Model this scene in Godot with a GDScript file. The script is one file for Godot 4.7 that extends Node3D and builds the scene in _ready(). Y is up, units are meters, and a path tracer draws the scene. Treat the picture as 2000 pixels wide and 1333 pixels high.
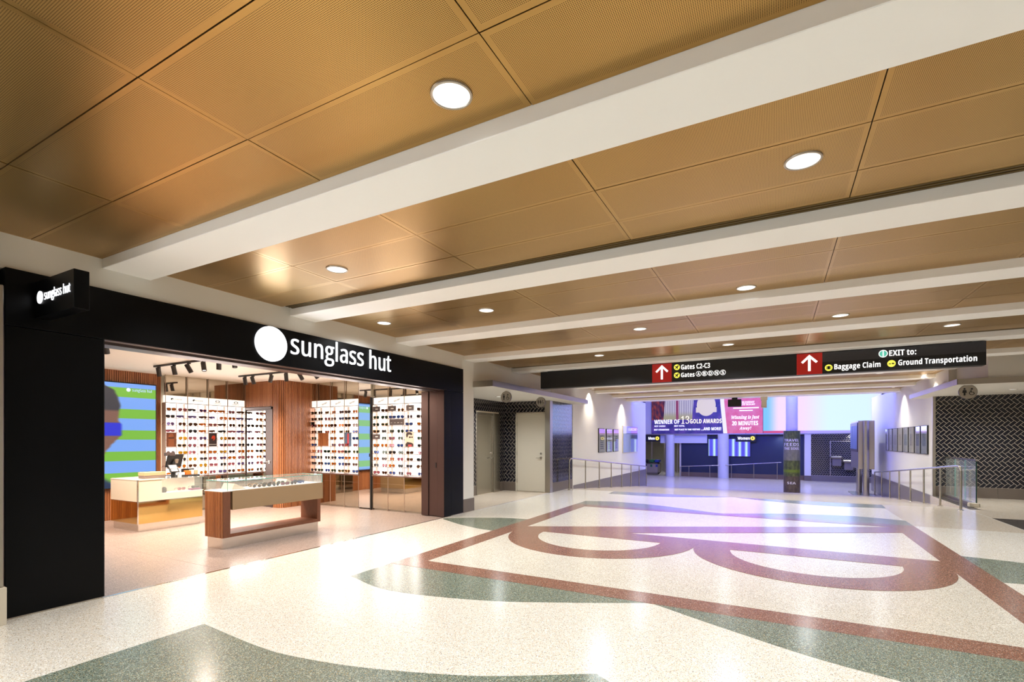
extends Node3D
# Airport concourse with an eyewear shop, built in metres: x to the east wall, y up, -z down the hall.

const WALL := -5.62        # plane of the shopfront wall
const CEIL := 3.22         # underside of the bronze ceiling panels
const BEAM_Y := 3.131      # underside of the white beams
const STORE_CEIL := 2.80
const STORE_BACK := -10.9  # screen wall of the shop
const STORE_END := -8.0    # end wall of the shop
const FAR_FLOOR := -0.73
const RAMP_TOP := -13.95
const RAMP_END := -24.0
const HALL_RIGHT := 3.65

var M := {}
var counts := {}
var rng := RandomNumberGenerator.new()


class Shape:
	var v := PackedVector3Array()
	var n := PackedVector3Array()
	var t := PackedVector2Array()

	func corner(p: Vector3, nn: Vector3, uv := Vector2.ZERO) -> void:
		v.append(p)
		n.append(nn)
		t.append(uv)

	func tri(a: Vector3, b: Vector3, c: Vector3) -> void:
		var nn := (b - a).cross(c - a)
		if nn.length() < 1e-12:
			return
		nn = nn.normalized()
		corner(a, nn)
		corner(c, nn)
		corner(b, nn)

	func quad(a: Vector3, b: Vector3, c: Vector3, d: Vector3) -> void:
		var nn := (b - a).cross(c - a)
		if nn.length() < 1e-12:
			nn = (c - a).cross(d - a)
		nn = nn.normalized()
		corner(a, nn, Vector2(0, 1))
		corner(c, nn, Vector2(1, 0))
		corner(b, nn, Vector2(1, 1))
		corner(a, nn, Vector2(0, 1))
		corner(d, nn, Vector2(0, 0))
		corner(c, nn, Vector2(1, 0))

	func box(lo: Vector3, hi: Vector3, ch := 0.0) -> void:
		var a := Vector3(minf(lo.x, hi.x), minf(lo.y, hi.y), minf(lo.z, hi.z))
		var b := Vector3(maxf(lo.x, hi.x), maxf(lo.y, hi.y), maxf(lo.z, hi.z))
		var mid := (a + b) / 2
		var h := (b - a) / 2
		for axis in 3:
			var u := (axis + 1) % 3
			var w := (axis + 2) % 3
			for s in [-1.0, 1.0]:
				var p := []
				for k in [[-1, -1], [1, -1], [1, 1], [-1, 1]]:
					var q := mid
					q[axis] += s * h[axis]
					q[u] += k[0] * (h[u] - ch)
					q[w] += k[1] * (h[w] - ch)
					p.append(q)
				if s > 0:
					quad(p[0], p[1], p[2], p[3])
				else:
					quad(p[1], p[0], p[3], p[2])
		if ch > 0.0:
			for axis in 3:
				var u := (axis + 1) % 3
				var w := (axis + 2) % 3
				for su in [-1.0, 1.0]:
					for sw in [-1.0, 1.0]:
						var p := []
						for k in [[-1, 0], [1, 0], [1, 1], [-1, 1]]:
							var q := mid
							q[axis] += k[0] * (h[axis] - ch)
							q[u] += su * (h[u] - (ch if k[1] == 0 else 0.0))
							q[w] += sw * (h[w] - (0.0 if k[1] == 0 else ch))
							p.append(q)
						if su * sw > 0:
							quad(p[3], p[2], p[1], p[0])
						else:
							quad(p[0], p[1], p[2], p[3])

	# polygon in the plane of ex, ey through o, pushed along ex x ey by depth
	func prism(poly: PackedVector2Array, o: Vector3, ex: Vector3, ey: Vector3, depth: float) -> void:
		var pts := poly
		if Geometry2D.is_polygon_clockwise(pts):
			pts = poly.duplicate()
			pts.reverse()
		var ez := ex.cross(ey).normalized() * depth
		var ix := Geometry2D.triangulate_polygon(pts)
		for k in range(0, ix.size(), 3):
			var a := pts[ix[k]]
			var b := pts[ix[k + 1]]
			var c := pts[ix[k + 2]]
			if (b - a).cross(c - a) < 0:
				var w := b
				b = c
				c = w
			var pa := o + ex * a.x + ey * a.y
			var pb := o + ex * b.x + ey * b.y
			var pc := o + ex * c.x + ey * c.y
			tri(pa + ez, pb + ez, pc + ez)
			tri(pa, pc, pb)
		for k in pts.size():
			var a := o + ex * pts[k].x + ey * pts[k].y
			var b2 := pts[(k + 1) % pts.size()]
			var b := o + ex * b2.x + ey * b2.y
			quad(a, b, b + ez, a + ez)

	func ring(c: Vector3, axis: Vector3, r0: float, r1: float, seg := 28, from := 0.0, to := TAU) -> void:
		var ux := axis.cross(Vector3(0.31, 0.87, 0.4)).normalized()
		var uy := axis.cross(ux).normalized()
		for k in seg:
			var a := from + (to - from) * k / seg
			var b := from + (to - from) * (k + 1) / seg
			var da := ux * cos(a) + uy * sin(a)
			var db := ux * cos(b) + uy * sin(b)
			if r0 <= 0:
				tri(c, c + da * r1, c + db * r1)
			else:
				quad(c + da * r0, c + da * r1, c + db * r1, c + db * r0)

	func tube(path: PackedVector3Array, r: float, seg := 12) -> void:
		var rings := []
		var ref := Vector3.ZERO
		for k in path.size():
			var d := path[mini(k + 1, path.size() - 1)] - path[maxi(k - 1, 0)]
			d = d.normalized()
			if ref == Vector3.ZERO:
				ref = d.cross(Vector3(0.2, 0.3, 0.93)).normalized()
			ref = (ref - d * ref.dot(d)).normalized()
			var w := d.cross(ref)
			var row := []
			for s in seg:
				var a := TAU * s / seg
				row.append(ref * cos(a) + w * sin(a))
			rings.append(row)
		for k in path.size() - 1:
			for s in seg:
				var s2 := (s + 1) % seg
				var n0: Vector3 = rings[k][s]
				var n1: Vector3 = rings[k][s2]
				var n2: Vector3 = rings[k + 1][s2]
				var n3: Vector3 = rings[k + 1][s]
				corner(path[k] + n0 * r, n0)
				corner(path[k + 1] + n2 * r, n2)
				corner(path[k] + n1 * r, n1)
				corner(path[k] + n0 * r, n0)
				corner(path[k + 1] + n3 * r, n3)
				corner(path[k + 1] + n2 * r, n2)
		for e in [0, path.size() - 1]:
			var nb: int = 1 if e == 0 else e - 1
			var out: Vector3 = (path[e] - path[nb]).normalized()
			for s in seg:
				var n0: Vector3 = rings[e][s]
				var n1: Vector3 = rings[e][(s + 1) % seg]
				if e == 0:
					var q := n0
					n0 = n1
					n1 = q
				corner(path[e], out)
				corner(path[e] + n1 * r, out)
				corner(path[e] + n0 * r, out)

	# profile of (radius, height along axis)
	func lathe(prof: PackedVector2Array, o: Vector3, axis := Vector3.UP, seg := 28) -> void:
		var ux := axis.cross(Vector3(0.31, 0.47, 0.8)).normalized()
		var uy := axis.cross(ux).normalized()
		for k in prof.size() - 1:
			var p := prof[k]
			var q := prof[k + 1]
			var dr := q.x - p.x
			var dh := q.y - p.y
			for s in seg:
				var a := TAU * s / seg
				var b := TAU * (s + 1) / seg
				var da := ux * cos(a) + uy * sin(a)
				var db := ux * cos(b) + uy * sin(b)
				var na := (da * dh - axis * dr).normalized()
				var nb := (db * dh - axis * dr).normalized()
				var p0 := o + da * p.x + axis * p.y
				var p1 := o + db * p.x + axis * p.y
				var p2 := o + db * q.x + axis * q.y
				var p3 := o + da * q.x + axis * q.y
				corner(p0, na, Vector2(float(s) / seg, float(k + 1)))
				corner(p2, nb, Vector2(float(s + 1) / seg, float(k)))
				corner(p1, nb, Vector2(float(s + 1) / seg, float(k + 1)))
				corner(p0, na, Vector2(float(s) / seg, float(k + 1)))
				corner(p3, na, Vector2(float(s) / seg, float(k)))
				corner(p2, nb, Vector2(float(s + 1) / seg, float(k)))

	func cyl(a: Vector3, b: Vector3, r: float, seg := 20) -> void:
		tube(PackedVector3Array([a, b]), r, seg)

	func mesh(into: ArrayMesh = null) -> ArrayMesh:
		var m := into if into else ArrayMesh.new()
		var arr := []
		arr.resize(Mesh.ARRAY_MAX)
		arr[Mesh.ARRAY_VERTEX] = v
		arr[Mesh.ARRAY_NORMAL] = n
		arr[Mesh.ARRAY_TEX_UV] = t
		m.add_surface_from_arrays(Mesh.PRIMITIVE_TRIANGLES, arr)
		return m


# ------------------------------------------------------------------ helpers
func V(x: float, y: float, z: float) -> Vector3:
	return Vector3(x, y, z)


func numbered(called: String) -> String:
	counts[called] = counts.get(called, -1) + 1
	return called if counts[called] == 0 else "%s_%03d" % [called, counts[called]]


func part(called: String, what, m: Material, parent: Node3D) -> MeshInstance3D:
	var o := MeshInstance3D.new()
	o.name = called
	o.mesh = what.mesh() if what is Shape else what
	if m:
		o.material_override = m
	parent.add_child(o, true)
	return o


func tag(o: Node3D, label := "", category := "", group := "", kind := "") -> Node3D:
	if label: o.set_meta("label", label)
	if category: o.set_meta("category", category)
	if group: o.set_meta("group", group)
	if kind: o.set_meta("kind", kind)
	return o


func single(called: String, what, m: Material, label := "", category := "", group := "", kind := "") -> MeshInstance3D:
	var o := part(numbered(called), what, m, self)
	tag(o, label, category, group, kind)
	return o


func thing(called: String, at: Vector3, label: String, category: String, group := "", kind := "") -> Node3D:
	var o := Node3D.new()
	o.name = numbered(called)
	o.position = at
	add_child(o)
	tag(o, label, category, group, kind)
	return o


func structure(called: String, what, m: Material, label := "") -> MeshInstance3D:
	return single(called, what, m, label, "", "", "structure")


func boxed(lo: Vector3, hi: Vector3, ch := 0.0) -> Shape:
	var s := Shape.new()
	s.box(lo, hi, ch)
	return s


func mat(c: Color, rough := 0.6, metal := 0.0, spec := 0.5) -> StandardMaterial3D:
	var m := StandardMaterial3D.new()
	m.albedo_color = c
	m.roughness = rough
	m.metallic = metal
	m.metallic_specular = spec
	return m


func glow(c: Color, energy := 1.0) -> StandardMaterial3D:
	var m := mat(Color(c.r * 0.8, c.g * 0.8, c.b * 0.8), 0.5)
	m.emission_enabled = true
	m.emission = c
	m.emission_energy_multiplier = energy
	return m


func world_tex(m: StandardMaterial3D, tex: Texture2D, metres: float) -> StandardMaterial3D:
	m.albedo_texture = tex
	m.uv1_triplanar = true
	m.uv1_world_triplanar = true
	m.uv1_scale = Vector3.ONE / metres
	return m


# lettering fitted into a width x height box centred at c
func lettering(called: String, text: String, c: Vector3, right: Vector3, w: float, h: float, m: Material, parent: Node3D, depth := 0.006, face := "Droid Sans", weight := 700, slant := 0.0) -> MeshInstance3D:
	var f := SystemFont.new()
	f.font_names = PackedStringArray([face])
	f.font_weight = weight
	var tm := TextMesh.new()
	tm.text = text
	tm.font = f
	tm.font_size = 64
	tm.pixel_size = 0.01
	tm.curve_step = 1.2
	tm.depth = 0.05
	var box := tm.get_aabb()
	var src := tm.surface_get_arrays(0)
	var pos: PackedVector3Array = src[Mesh.ARRAY_VERTEX]
	var nor: PackedVector3Array = src[Mesh.ARRAY_NORMAL]
	var lo := Vector3(1e9, 1e9, 1e9)
	var hi := -lo
	for p in pos:
		lo = lo.min(p)
		hi = hi.max(p)
	var mid := (lo + hi) / 2
	var k := Vector3(w / maxf(hi.x - lo.x, 1e-4), h / maxf(hi.y - lo.y, 1e-4), depth / 0.05)
	for i in pos.size():
		var p := (pos[i] - mid) * k
		p.x += p.y * slant
		pos[i] = p
		nor[i] = (nor[i] / k).normalized()
	src[Mesh.ARRAY_VERTEX] = pos
	src[Mesh.ARRAY_NORMAL] = nor
	var am := ArrayMesh.new()
	var arr := []
	arr.resize(Mesh.ARRAY_MAX)
	arr[Mesh.ARRAY_VERTEX] = pos
	arr[Mesh.ARRAY_NORMAL] = nor
	arr[Mesh.ARRAY_INDEX] = src[Mesh.ARRAY_INDEX]
	am.add_surface_from_arrays(Mesh.PRIMITIVE_TRIANGLES, arr)
	var o := part(called, am, m, parent)
	var up := Vector3.UP
	o.transform = Transform3D(Basis(right, up, right.cross(up)), c - parent.position)
	return o


func smooth_poly(pts: Array) -> PackedVector2Array:
	# Catmull-Rom through points marked as Vector2; entries given as [x, z] stay corners
	var out := PackedVector2Array()
	var n := pts.size()
	for i in n:
		var p1: Vector2 = pts[i] if pts[i] is Vector2 else Vector2(pts[i][0], pts[i][1])
		out.append(p1)
		var j := (i + 1) % n
		if not (pts[i] is Vector2 and pts[j] is Vector2):
			continue
		var p2: Vector2 = pts[j]
		var a = pts[(i - 1 + n) % n]
		var b = pts[(j + 1) % n]
		var p0: Vector2 = a if a is Vector2 else p1 * 2 - p2
		var p3: Vector2 = b if b is Vector2 else p2 * 2 - p1
		for s in range(1, 6):
			var t := s / 6.0
			out.append(0.5 * ((2 * p1) + (p2 - p0) * t + (2 * p0 - 5 * p1 + 4 * p2 - p3) * t * t + (3 * p1 - p0 - 3 * p2 + p3) * t * t * t))
	return out


# ------------------------------------------------------------------ textures
func chips_texture(size: int, base: Color, kinds: Array, seed_: int) -> ImageTexture:
	# kinds: [colour, share of area, smallest radius, largest radius]
	var r := RandomNumberGenerator.new()
	r.seed = seed_
	var img := Image.create(size, size, false, Image.FORMAT_RGB8)
	img.fill(base)
	for k in kinds:
		var left: float = k[1] * size * size
		while left > 0:
			var cx := r.randi_range(0, size - 1)
			var cy := r.randi_range(0, size - 1)
			var rx := r.randf_range(k[2], k[3])
			var ry := rx * r.randf_range(0.55, 1.0)
			var ang := r.randf() * PI
			var ca := cos(ang)
			var sa := sin(ang)
			var c: Color = k[0]
			var v := r.randf_range(0.85, 1.15)
			c = Color(c.r * v, c.g * v, c.b * v)
			var reach := ceili(rx)
			for dy in range(-reach, reach + 1):
				for dx in range(-reach, reach + 1):
					var px := (dx * ca + dy * sa) / rx
					var py := (-dx * sa + dy * ca) / ry
					if px * px + py * py <= 1.0:
						img.set_pixel(posmod(cx + dx, size), posmod(cy + dy, size), c)
						left -= 1.0
			left -= 0.2
	return ImageTexture.create_from_image(img)


func perforated_texture() -> ImageTexture:
	var img := Image.create(128, 128, false, Image.FORMAT_RGB8)
	img.fill(Color(1, 1, 1))
	for gy in 8:
		for gx in 8:
			for dy in range(-4, 5):
				for dx in range(-4, 5):
					if dx * dx + dy * dy <= 16:
						img.set_pixel(posmod(gx * 16 + 8 + dx, 128), posmod(gy * 16 + 8 + dy, 128), Color(0.2, 0.17, 0.14))
	return ImageTexture.create_from_image(img)


func wood_texture(base: Color, dark: Color, light: Color, seed_: int, bands := 0) -> ImageTexture:
	var nz := FastNoiseLite.new()
	nz.seed = seed_
	nz.frequency = 1.0
	nz.fractal_octaves = 3
	var r := RandomNumberGenerator.new()
	r.seed = seed_
	var tones := []
	for k in 64:
		tones.append(r.randf())
	var w := 512
	var h := 256
	var img := Image.create(w, h, false, Image.FORMAT_RGB8)
	for x in w:
		var tone: float = 0.5
		if bands > 0:
			tone = tones[int(float(x) / w * bands) % 64]
		for y in h:
			var g := nz.get_noise_2d(x * 0.16 + tone * 90.0, sin(TAU * y / h) * 1.1 + tone * 40.0) * 0.5 + 0.5
			var f := nz.get_noise_2d(x * 0.9, cos(TAU * y / h) * 2.5 + 70.0) * 0.5 + 0.5
			var c := base.lerp(dark, clampf((g - 0.35) * 1.5, 0, 1) * 0.75).lerp(light, clampf((f - 0.5) * 1.3, 0, 1) * 0.5)
			c = c.lerp(dark if tone < 0.5 else light, absf(tone - 0.5) * 0.75)
			img.set_pixel(x, y, c)
	return ImageTexture.create_from_image(img)


func soft_texture(a: Color, b: Color, freq: float, seed_: int, stretch := 1.0) -> NoiseTexture2D:
	var nz := FastNoiseLite.new()
	nz.seed = seed_
	nz.frequency = freq
	nz.fractal_octaves = 4
	var g := Gradient.new()
	g.set_color(0, a)
	g.set_color(1, b)
	var nt := NoiseTexture2D.new()
	nt.width = 256
	nt.height = 256
	nt.seamless = true
	nt.noise = nz
	nt.color_ramp = g
	return nt


func make_materials() -> void:
	var perf := perforated_texture()
	M.bronze = mat(Color(0.73, 0.585, 0.345), 0.29, 0.92)
	M.bronze_perforated = world_tex(mat(Color(0.755, 0.61, 0.365), 0.34, 0.92), perf, 0.064)
	M.bronze_dark = mat(Color(0.42, 0.34, 0.19), 0.4, 1.0)
	M.beam = mat(Color(0.965, 0.96, 0.945), 0.55)
	M.wall = mat(Color(0.86, 0.85, 0.82), 0.6)
	M.plaster = mat(Color(0.80, 0.76, 0.68), 0.7)
	M.void = mat(Color(0.03, 0.03, 0.03), 0.9)
	M.black = mat(Color(0.03, 0.031, 0.038), 0.34, 0.0, 0.25)
	M.black_soft = mat(Color(0.05, 0.048, 0.05), 0.55)
	M.jamb = mat(Color(0.36, 0.285, 0.27), 0.36, 0.75)
	M.steel = mat(Color(0.72, 0.70, 0.66), 0.27, 1.0)
	M.chrome = mat(Color(0.86, 0.85, 0.83), 0.12, 1.0)
	M.brushed = mat(Color(0.70, 0.67, 0.62), 0.38, 1.0)
	M.mirror = mat(Color(0.74, 0.71, 0.65), 0.03, 1.0)
	M.mirror_clear = mat(Color(0.90, 0.89, 0.87), 0.02, 1.0)
	M.gold_mirror = mat(Color(0.86, 0.74, 0.47), 0.06, 1.0)
	M.post = mat(Color(0.64, 0.56, 0.50), 0.35, 0.6)
	M.track = mat(Color(0.20, 0.18, 0.17), 0.5)
	M.divider = mat(Color(0.78, 0.70, 0.64), 0.3)
	M.shelf = mat(Color(0.42, 0.31, 0.27), 0.4, 0.4)
	M.cream_panel = mat(Color(0.85, 0.795, 0.71), 0.45)
	M.taupe_panel = mat(Color(0.60, 0.50, 0.37), 0.5)
	M.store_ceiling = mat(Color(0.95, 0.92, 0.87), 0.6)
	M.door_grey = mat(Color(0.34, 0.29, 0.28), 0.4, 0.3)
	M.door_white = mat(Color(0.80, 0.77, 0.70), 0.45)
	M.tile = mat(Color(0.075, 0.08, 0.13), 0.12, 0.0, 0.6)
	M.grout = mat(Color(0.80, 0.75, 0.66), 0.8)
	M.base_tile = mat(Color(0.42, 0.375, 0.335), 0.4)
	M.panel_stone = mat(Color(0.46, 0.43, 0.42), 0.3)
	M.navy = mat(Color(0.10, 0.14, 0.24), 0.4)
	M.column = mat(Color(0.80, 0.80, 0.82), 0.35)
	M.ink = mat(Color(0.10, 0.09, 0.09), 0.6)
	M.white_print = mat(Color(0.88, 0.87, 0.85), 0.6)
	M.paper = mat(Color(0.85, 0.84, 0.82), 0.7)
	M.kraft = mat(Color(0.74, 0.60, 0.46), 0.7)
	M.taupe_box = mat(Color(0.47, 0.41, 0.38), 0.7)
	M.orange = mat(Color(0.86, 0.40, 0.08), 0.6)
	M.plum = mat(Color(0.42, 0.12, 0.33), 0.7)
	M.green_plastic = mat(Color(0.10, 0.42, 0.22), 0.5)
	M.blue_plastic = mat(Color(0.12, 0.22, 0.52), 0.5)
	M.red = mat(Color(0.62, 0.10, 0.07), 0.4)
	M.yellow = mat(Color(0.88, 0.80, 0.12), 0.5)
	M.coral = mat(Color(0.82, 0.25, 0.27), 0.5)
	var glass := mat(Color(0.93, 0.98, 0.97, 0.10), 0.02)
	glass.transparency = BaseMaterial3D.TRANSPARENCY_ALPHA
	M.glass = glass
	var edge := mat(Color(0.45, 0.72, 0.68, 0.75), 0.1)
	edge.transparency = BaseMaterial3D.TRANSPARENCY_ALPHA
	M.glass_edge = edge
	var green_edge := mat(Color(0.05, 0.24, 0.20), 0.15)
	M.green_edge = green_edge
	# terrazzo: cement base with stone chips, ground and polished
	var S := 640
	var tz := [
		["cream", Color(0.86, 0.835, 0.775), [[Color(0.94, 0.925, 0.885), 0.22, 1.2, 2.6], [Color(0.74, 0.62, 0.44), 0.07, 0.8, 2.0], [Color(0.50, 0.46, 0.42), 0.03, 0.7, 1.7], [Color(0.24, 0.22, 0.21), 0.018, 0.7, 1.6]]],
		["cream_fine", Color(0.83, 0.80, 0.735), [[Color(0.93, 0.91, 0.86), 0.26, 1.0, 2.0], [Color(0.70, 0.60, 0.46), 0.12, 0.8, 1.7], [Color(0.50, 0.46, 0.42), 0.08, 0.7, 1.5], [Color(0.30, 0.28, 0.27), 0.03, 0.7, 1.4]]],
		["warm", Color(0.80, 0.755, 0.68), [[Color(0.88, 0.85, 0.78), 0.20, 1.0, 2.2], [Color(0.66, 0.52, 0.36), 0.12, 0.8, 1.8], [Color(0.40, 0.36, 0.33), 0.05, 0.7, 1.5]]],
		["green", Color(0.42, 0.465, 0.41), [[Color(0.68, 0.71, 0.65), 0.26, 0.9, 2.0], [Color(0.22, 0.25, 0.23), 0.17, 0.9, 2.0], [Color(0.66, 0.56, 0.34), 0.07, 0.8, 1.8]]],
		["brown", Color(0.50, 0.335, 0.265), [[Color(0.65, 0.47, 0.37), 0.22, 0.9, 1.9], [Color(0.78, 0.70, 0.63), 0.09, 0.8, 1.7], [Color(0.34, 0.215, 0.175), 0.14, 0.9, 1.8]]],
		["dark", Color(0.20, 0.175, 0.16), [[Color(0.36, 0.32, 0.29), 0.18, 0.9, 1.8], [Color(0.10, 0.09, 0.09), 0.18, 0.9, 1.8]]],
	]
	for k in tz.size():
		var m := mat(Color.WHITE, 0.2, 0.0, 0.5)
		M["terrazzo_" + tz[k][0]] = world_tex(m, chips_texture(S, tz[k][1], tz[k][2], 11 + k), 1.1)
	M.store_tile = world_tex(mat(Color.WHITE, 0.27), chips_texture(256, Color(0.62, 0.555, 0.515), [[Color(0.68, 0.62, 0.58), 0.25, 0.8, 2.2], [Color(0.54, 0.48, 0.45), 0.22, 0.8, 2.2]], 31), 0.5)
	M.alcove_tile = world_tex(mat(Color.WHITE, 0.28), chips_texture(256, Color(0.80, 0.74, 0.66), [[Color(0.85, 0.80, 0.73), 0.25, 1.0, 2.6], [Color(0.72, 0.66, 0.58), 0.2, 1.0, 2.4]], 32), 0.6)
	M.slat = world_tex(mat(Color.WHITE, 0.42), wood_texture(Color(0.62, 0.39, 0.235), Color(0.42, 0.235, 0.14), Color(0.75, 0.52, 0.33), 5, 28), 1.008)
	M.walnut = world_tex(mat(Color.WHITE, 0.45), wood_texture(Color(0.48, 0.29, 0.19), Color(0.31, 0.17, 0.105), Color(0.58, 0.37, 0.245), 8, 0), 0.6)


# ------------------------------------------------------------------ lamps
func downlight(x: float, y: float, z: float, energy: float, where: String, r := 0.092, angle := 78.0, c := Color(0.97, 0.985, 1.0)) -> Node3D:
	var t := thing("downlight", V(x, y, z), "round recessed downlight with a pale rim " + where, "downlight", "recessed downlights")
	var s := Shape.new()
	s.lathe(PackedVector2Array([Vector2(r + 0.014, 0.0), Vector2(r + 0.012, -0.006), Vector2(r + 0.003, -0.008), Vector2(r, -0.004)]), Vector3.ZERO, Vector3.UP, 36)
	part("trim_ring", s, M.brushed, t)
	s = Shape.new()
	s.ring(V(0, -0.0035, 0), Vector3.DOWN, 0.0, r + 0.001, 36)
	part("lamp_lens", s, M.lens, t)
	var l := SpotLight3D.new()
	l.name = "lamp"
	l.light_color = c
	l.light_energy = energy
	l.spot_range = 60
	l.spot_angle = angle
	l.spot_angle_attenuation = 0.9
	l.spot_attenuation = 2.0
	l.light_size = r
	l.shadow_enabled = true
	l.rotation_degrees = V(-90, 0, 0)
	l.position = V(0, -0.02, 0)
	t.add_child(l)
	return t


func area(at: Vector3, towards: Vector3, w: float, h: float, c: Color, energy: float, called := "panel_light") -> void:
	var l := AreaLight3D.new()
	l.name = called
	l.area_size = Vector2(w, h)
	l.light_color = c
	l.light_energy = energy
	l.area_range = 60.0
	l.area_attenuation = 2.0
	l.shadow_enabled = true
	add_child(l, true)
	l.look_at_from_position(at, at + towards, Vector3.UP if absf(towards.y) < 0.9 else Vector3.FORWARD)


func _ready() -> void:
	rng.seed = 7
	# ---- camera: shifted lens, level, turned 28.3 degrees off the hall's axis
	var cam := Camera3D.new()
	cam.name = "camera"
	add_child(cam)
	cam.position = V(0, 1.5, 0)
	cam.rotation_degrees = V(0, 28.29, 0)
	var f := 962.4
	cam.set_frustum(0.05 * 1333.0 / f, Vector2(0, 0.05 * 192.5 / f), 0.05, 120.0)
	cam.current = true
	# ---- environment: a closed building, no sky in view
	var we := WorldEnvironment.new()
	we.name = "environment"
	var e := Environment.new()
	e.background_mode = Environment.BG_COLOR
	e.background_color = Color(0.02, 0.02, 0.025)
	e.tonemap_mode = Environment.TONE_MAPPER_LINEAR
	e.tonemap_exposure = 1.05
	e.sdfgi_enabled = true
	e.ssao_enabled = true
	e.ssil_enabled = true
	we.environment = e
	add_child(we)
	M.lens = glow(Color(1.0, 0.98, 0.95), 1.3)
	M.display_light = glow(Color(1.0, 0.965, 0.935), 1.7)
	M.sign_white = glow(Color(0.97, 0.98, 1.0), 1.35)
	M.header_light = glow(Color(1.0, 0.97, 0.93), 0.95)
	# big soft sources: lit display walls and screen of the shop, screens of the far hall
	area(V(STORE_BACK + 0.06, 1.5, -6.22), V(1, 0, 0), 1.66, 1.6, Color(1.0, 0.965, 0.94), 5.0, "display_wall_light")
	area(V(-8.88, 1.5, STORE_END + 0.06), V(0, 0, 1), 1.70, 1.6, Color(1.0, 0.965, 0.94), 5.0, "display_wall_light")
	area(V(-7.0, 1.5, STORE_END + 0.06), V(0, 0, 1), 1.18, 1.6, Color(1.0, 0.965, 0.94), 3.6, "display_wall_light")
	area(V(STORE_BACK + 0.1, 1.58, -4.2), V(1, 0, 0), 1.9, 1.9, Color(0.62, 0.80, 0.85), 0.45, "shop_screen_light")
	area(V(2.3, 3.2, -30.9), V(0, 0, 1), 5.8, 2.6, Color(0.60, 0.68, 1.0), 13.0, "video_wall_light")
	area(V(-3.9, 3.2, -30.9), V(0, 0, 1), 6.2, 2.6, Color(0.52, 0.45, 1.0), 11.0, "advert_screen_light")
	area(V(-1.0, 4.15, -21.62), V(0, 0, -1), 8.6, 1.5, Color(0.30, 0.36, 1.0), 80.0, "rear_screen_light")
	make_materials()
	build_floor()
	build_ceiling()
	build_walls()
	build_shop_shell()
	build_shop_front()
	build_displays()
	build_shop_furniture()
	build_alcoves()
	build_ramp_fittings()
	build_hanging_sign()
	build_far_hall()


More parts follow.
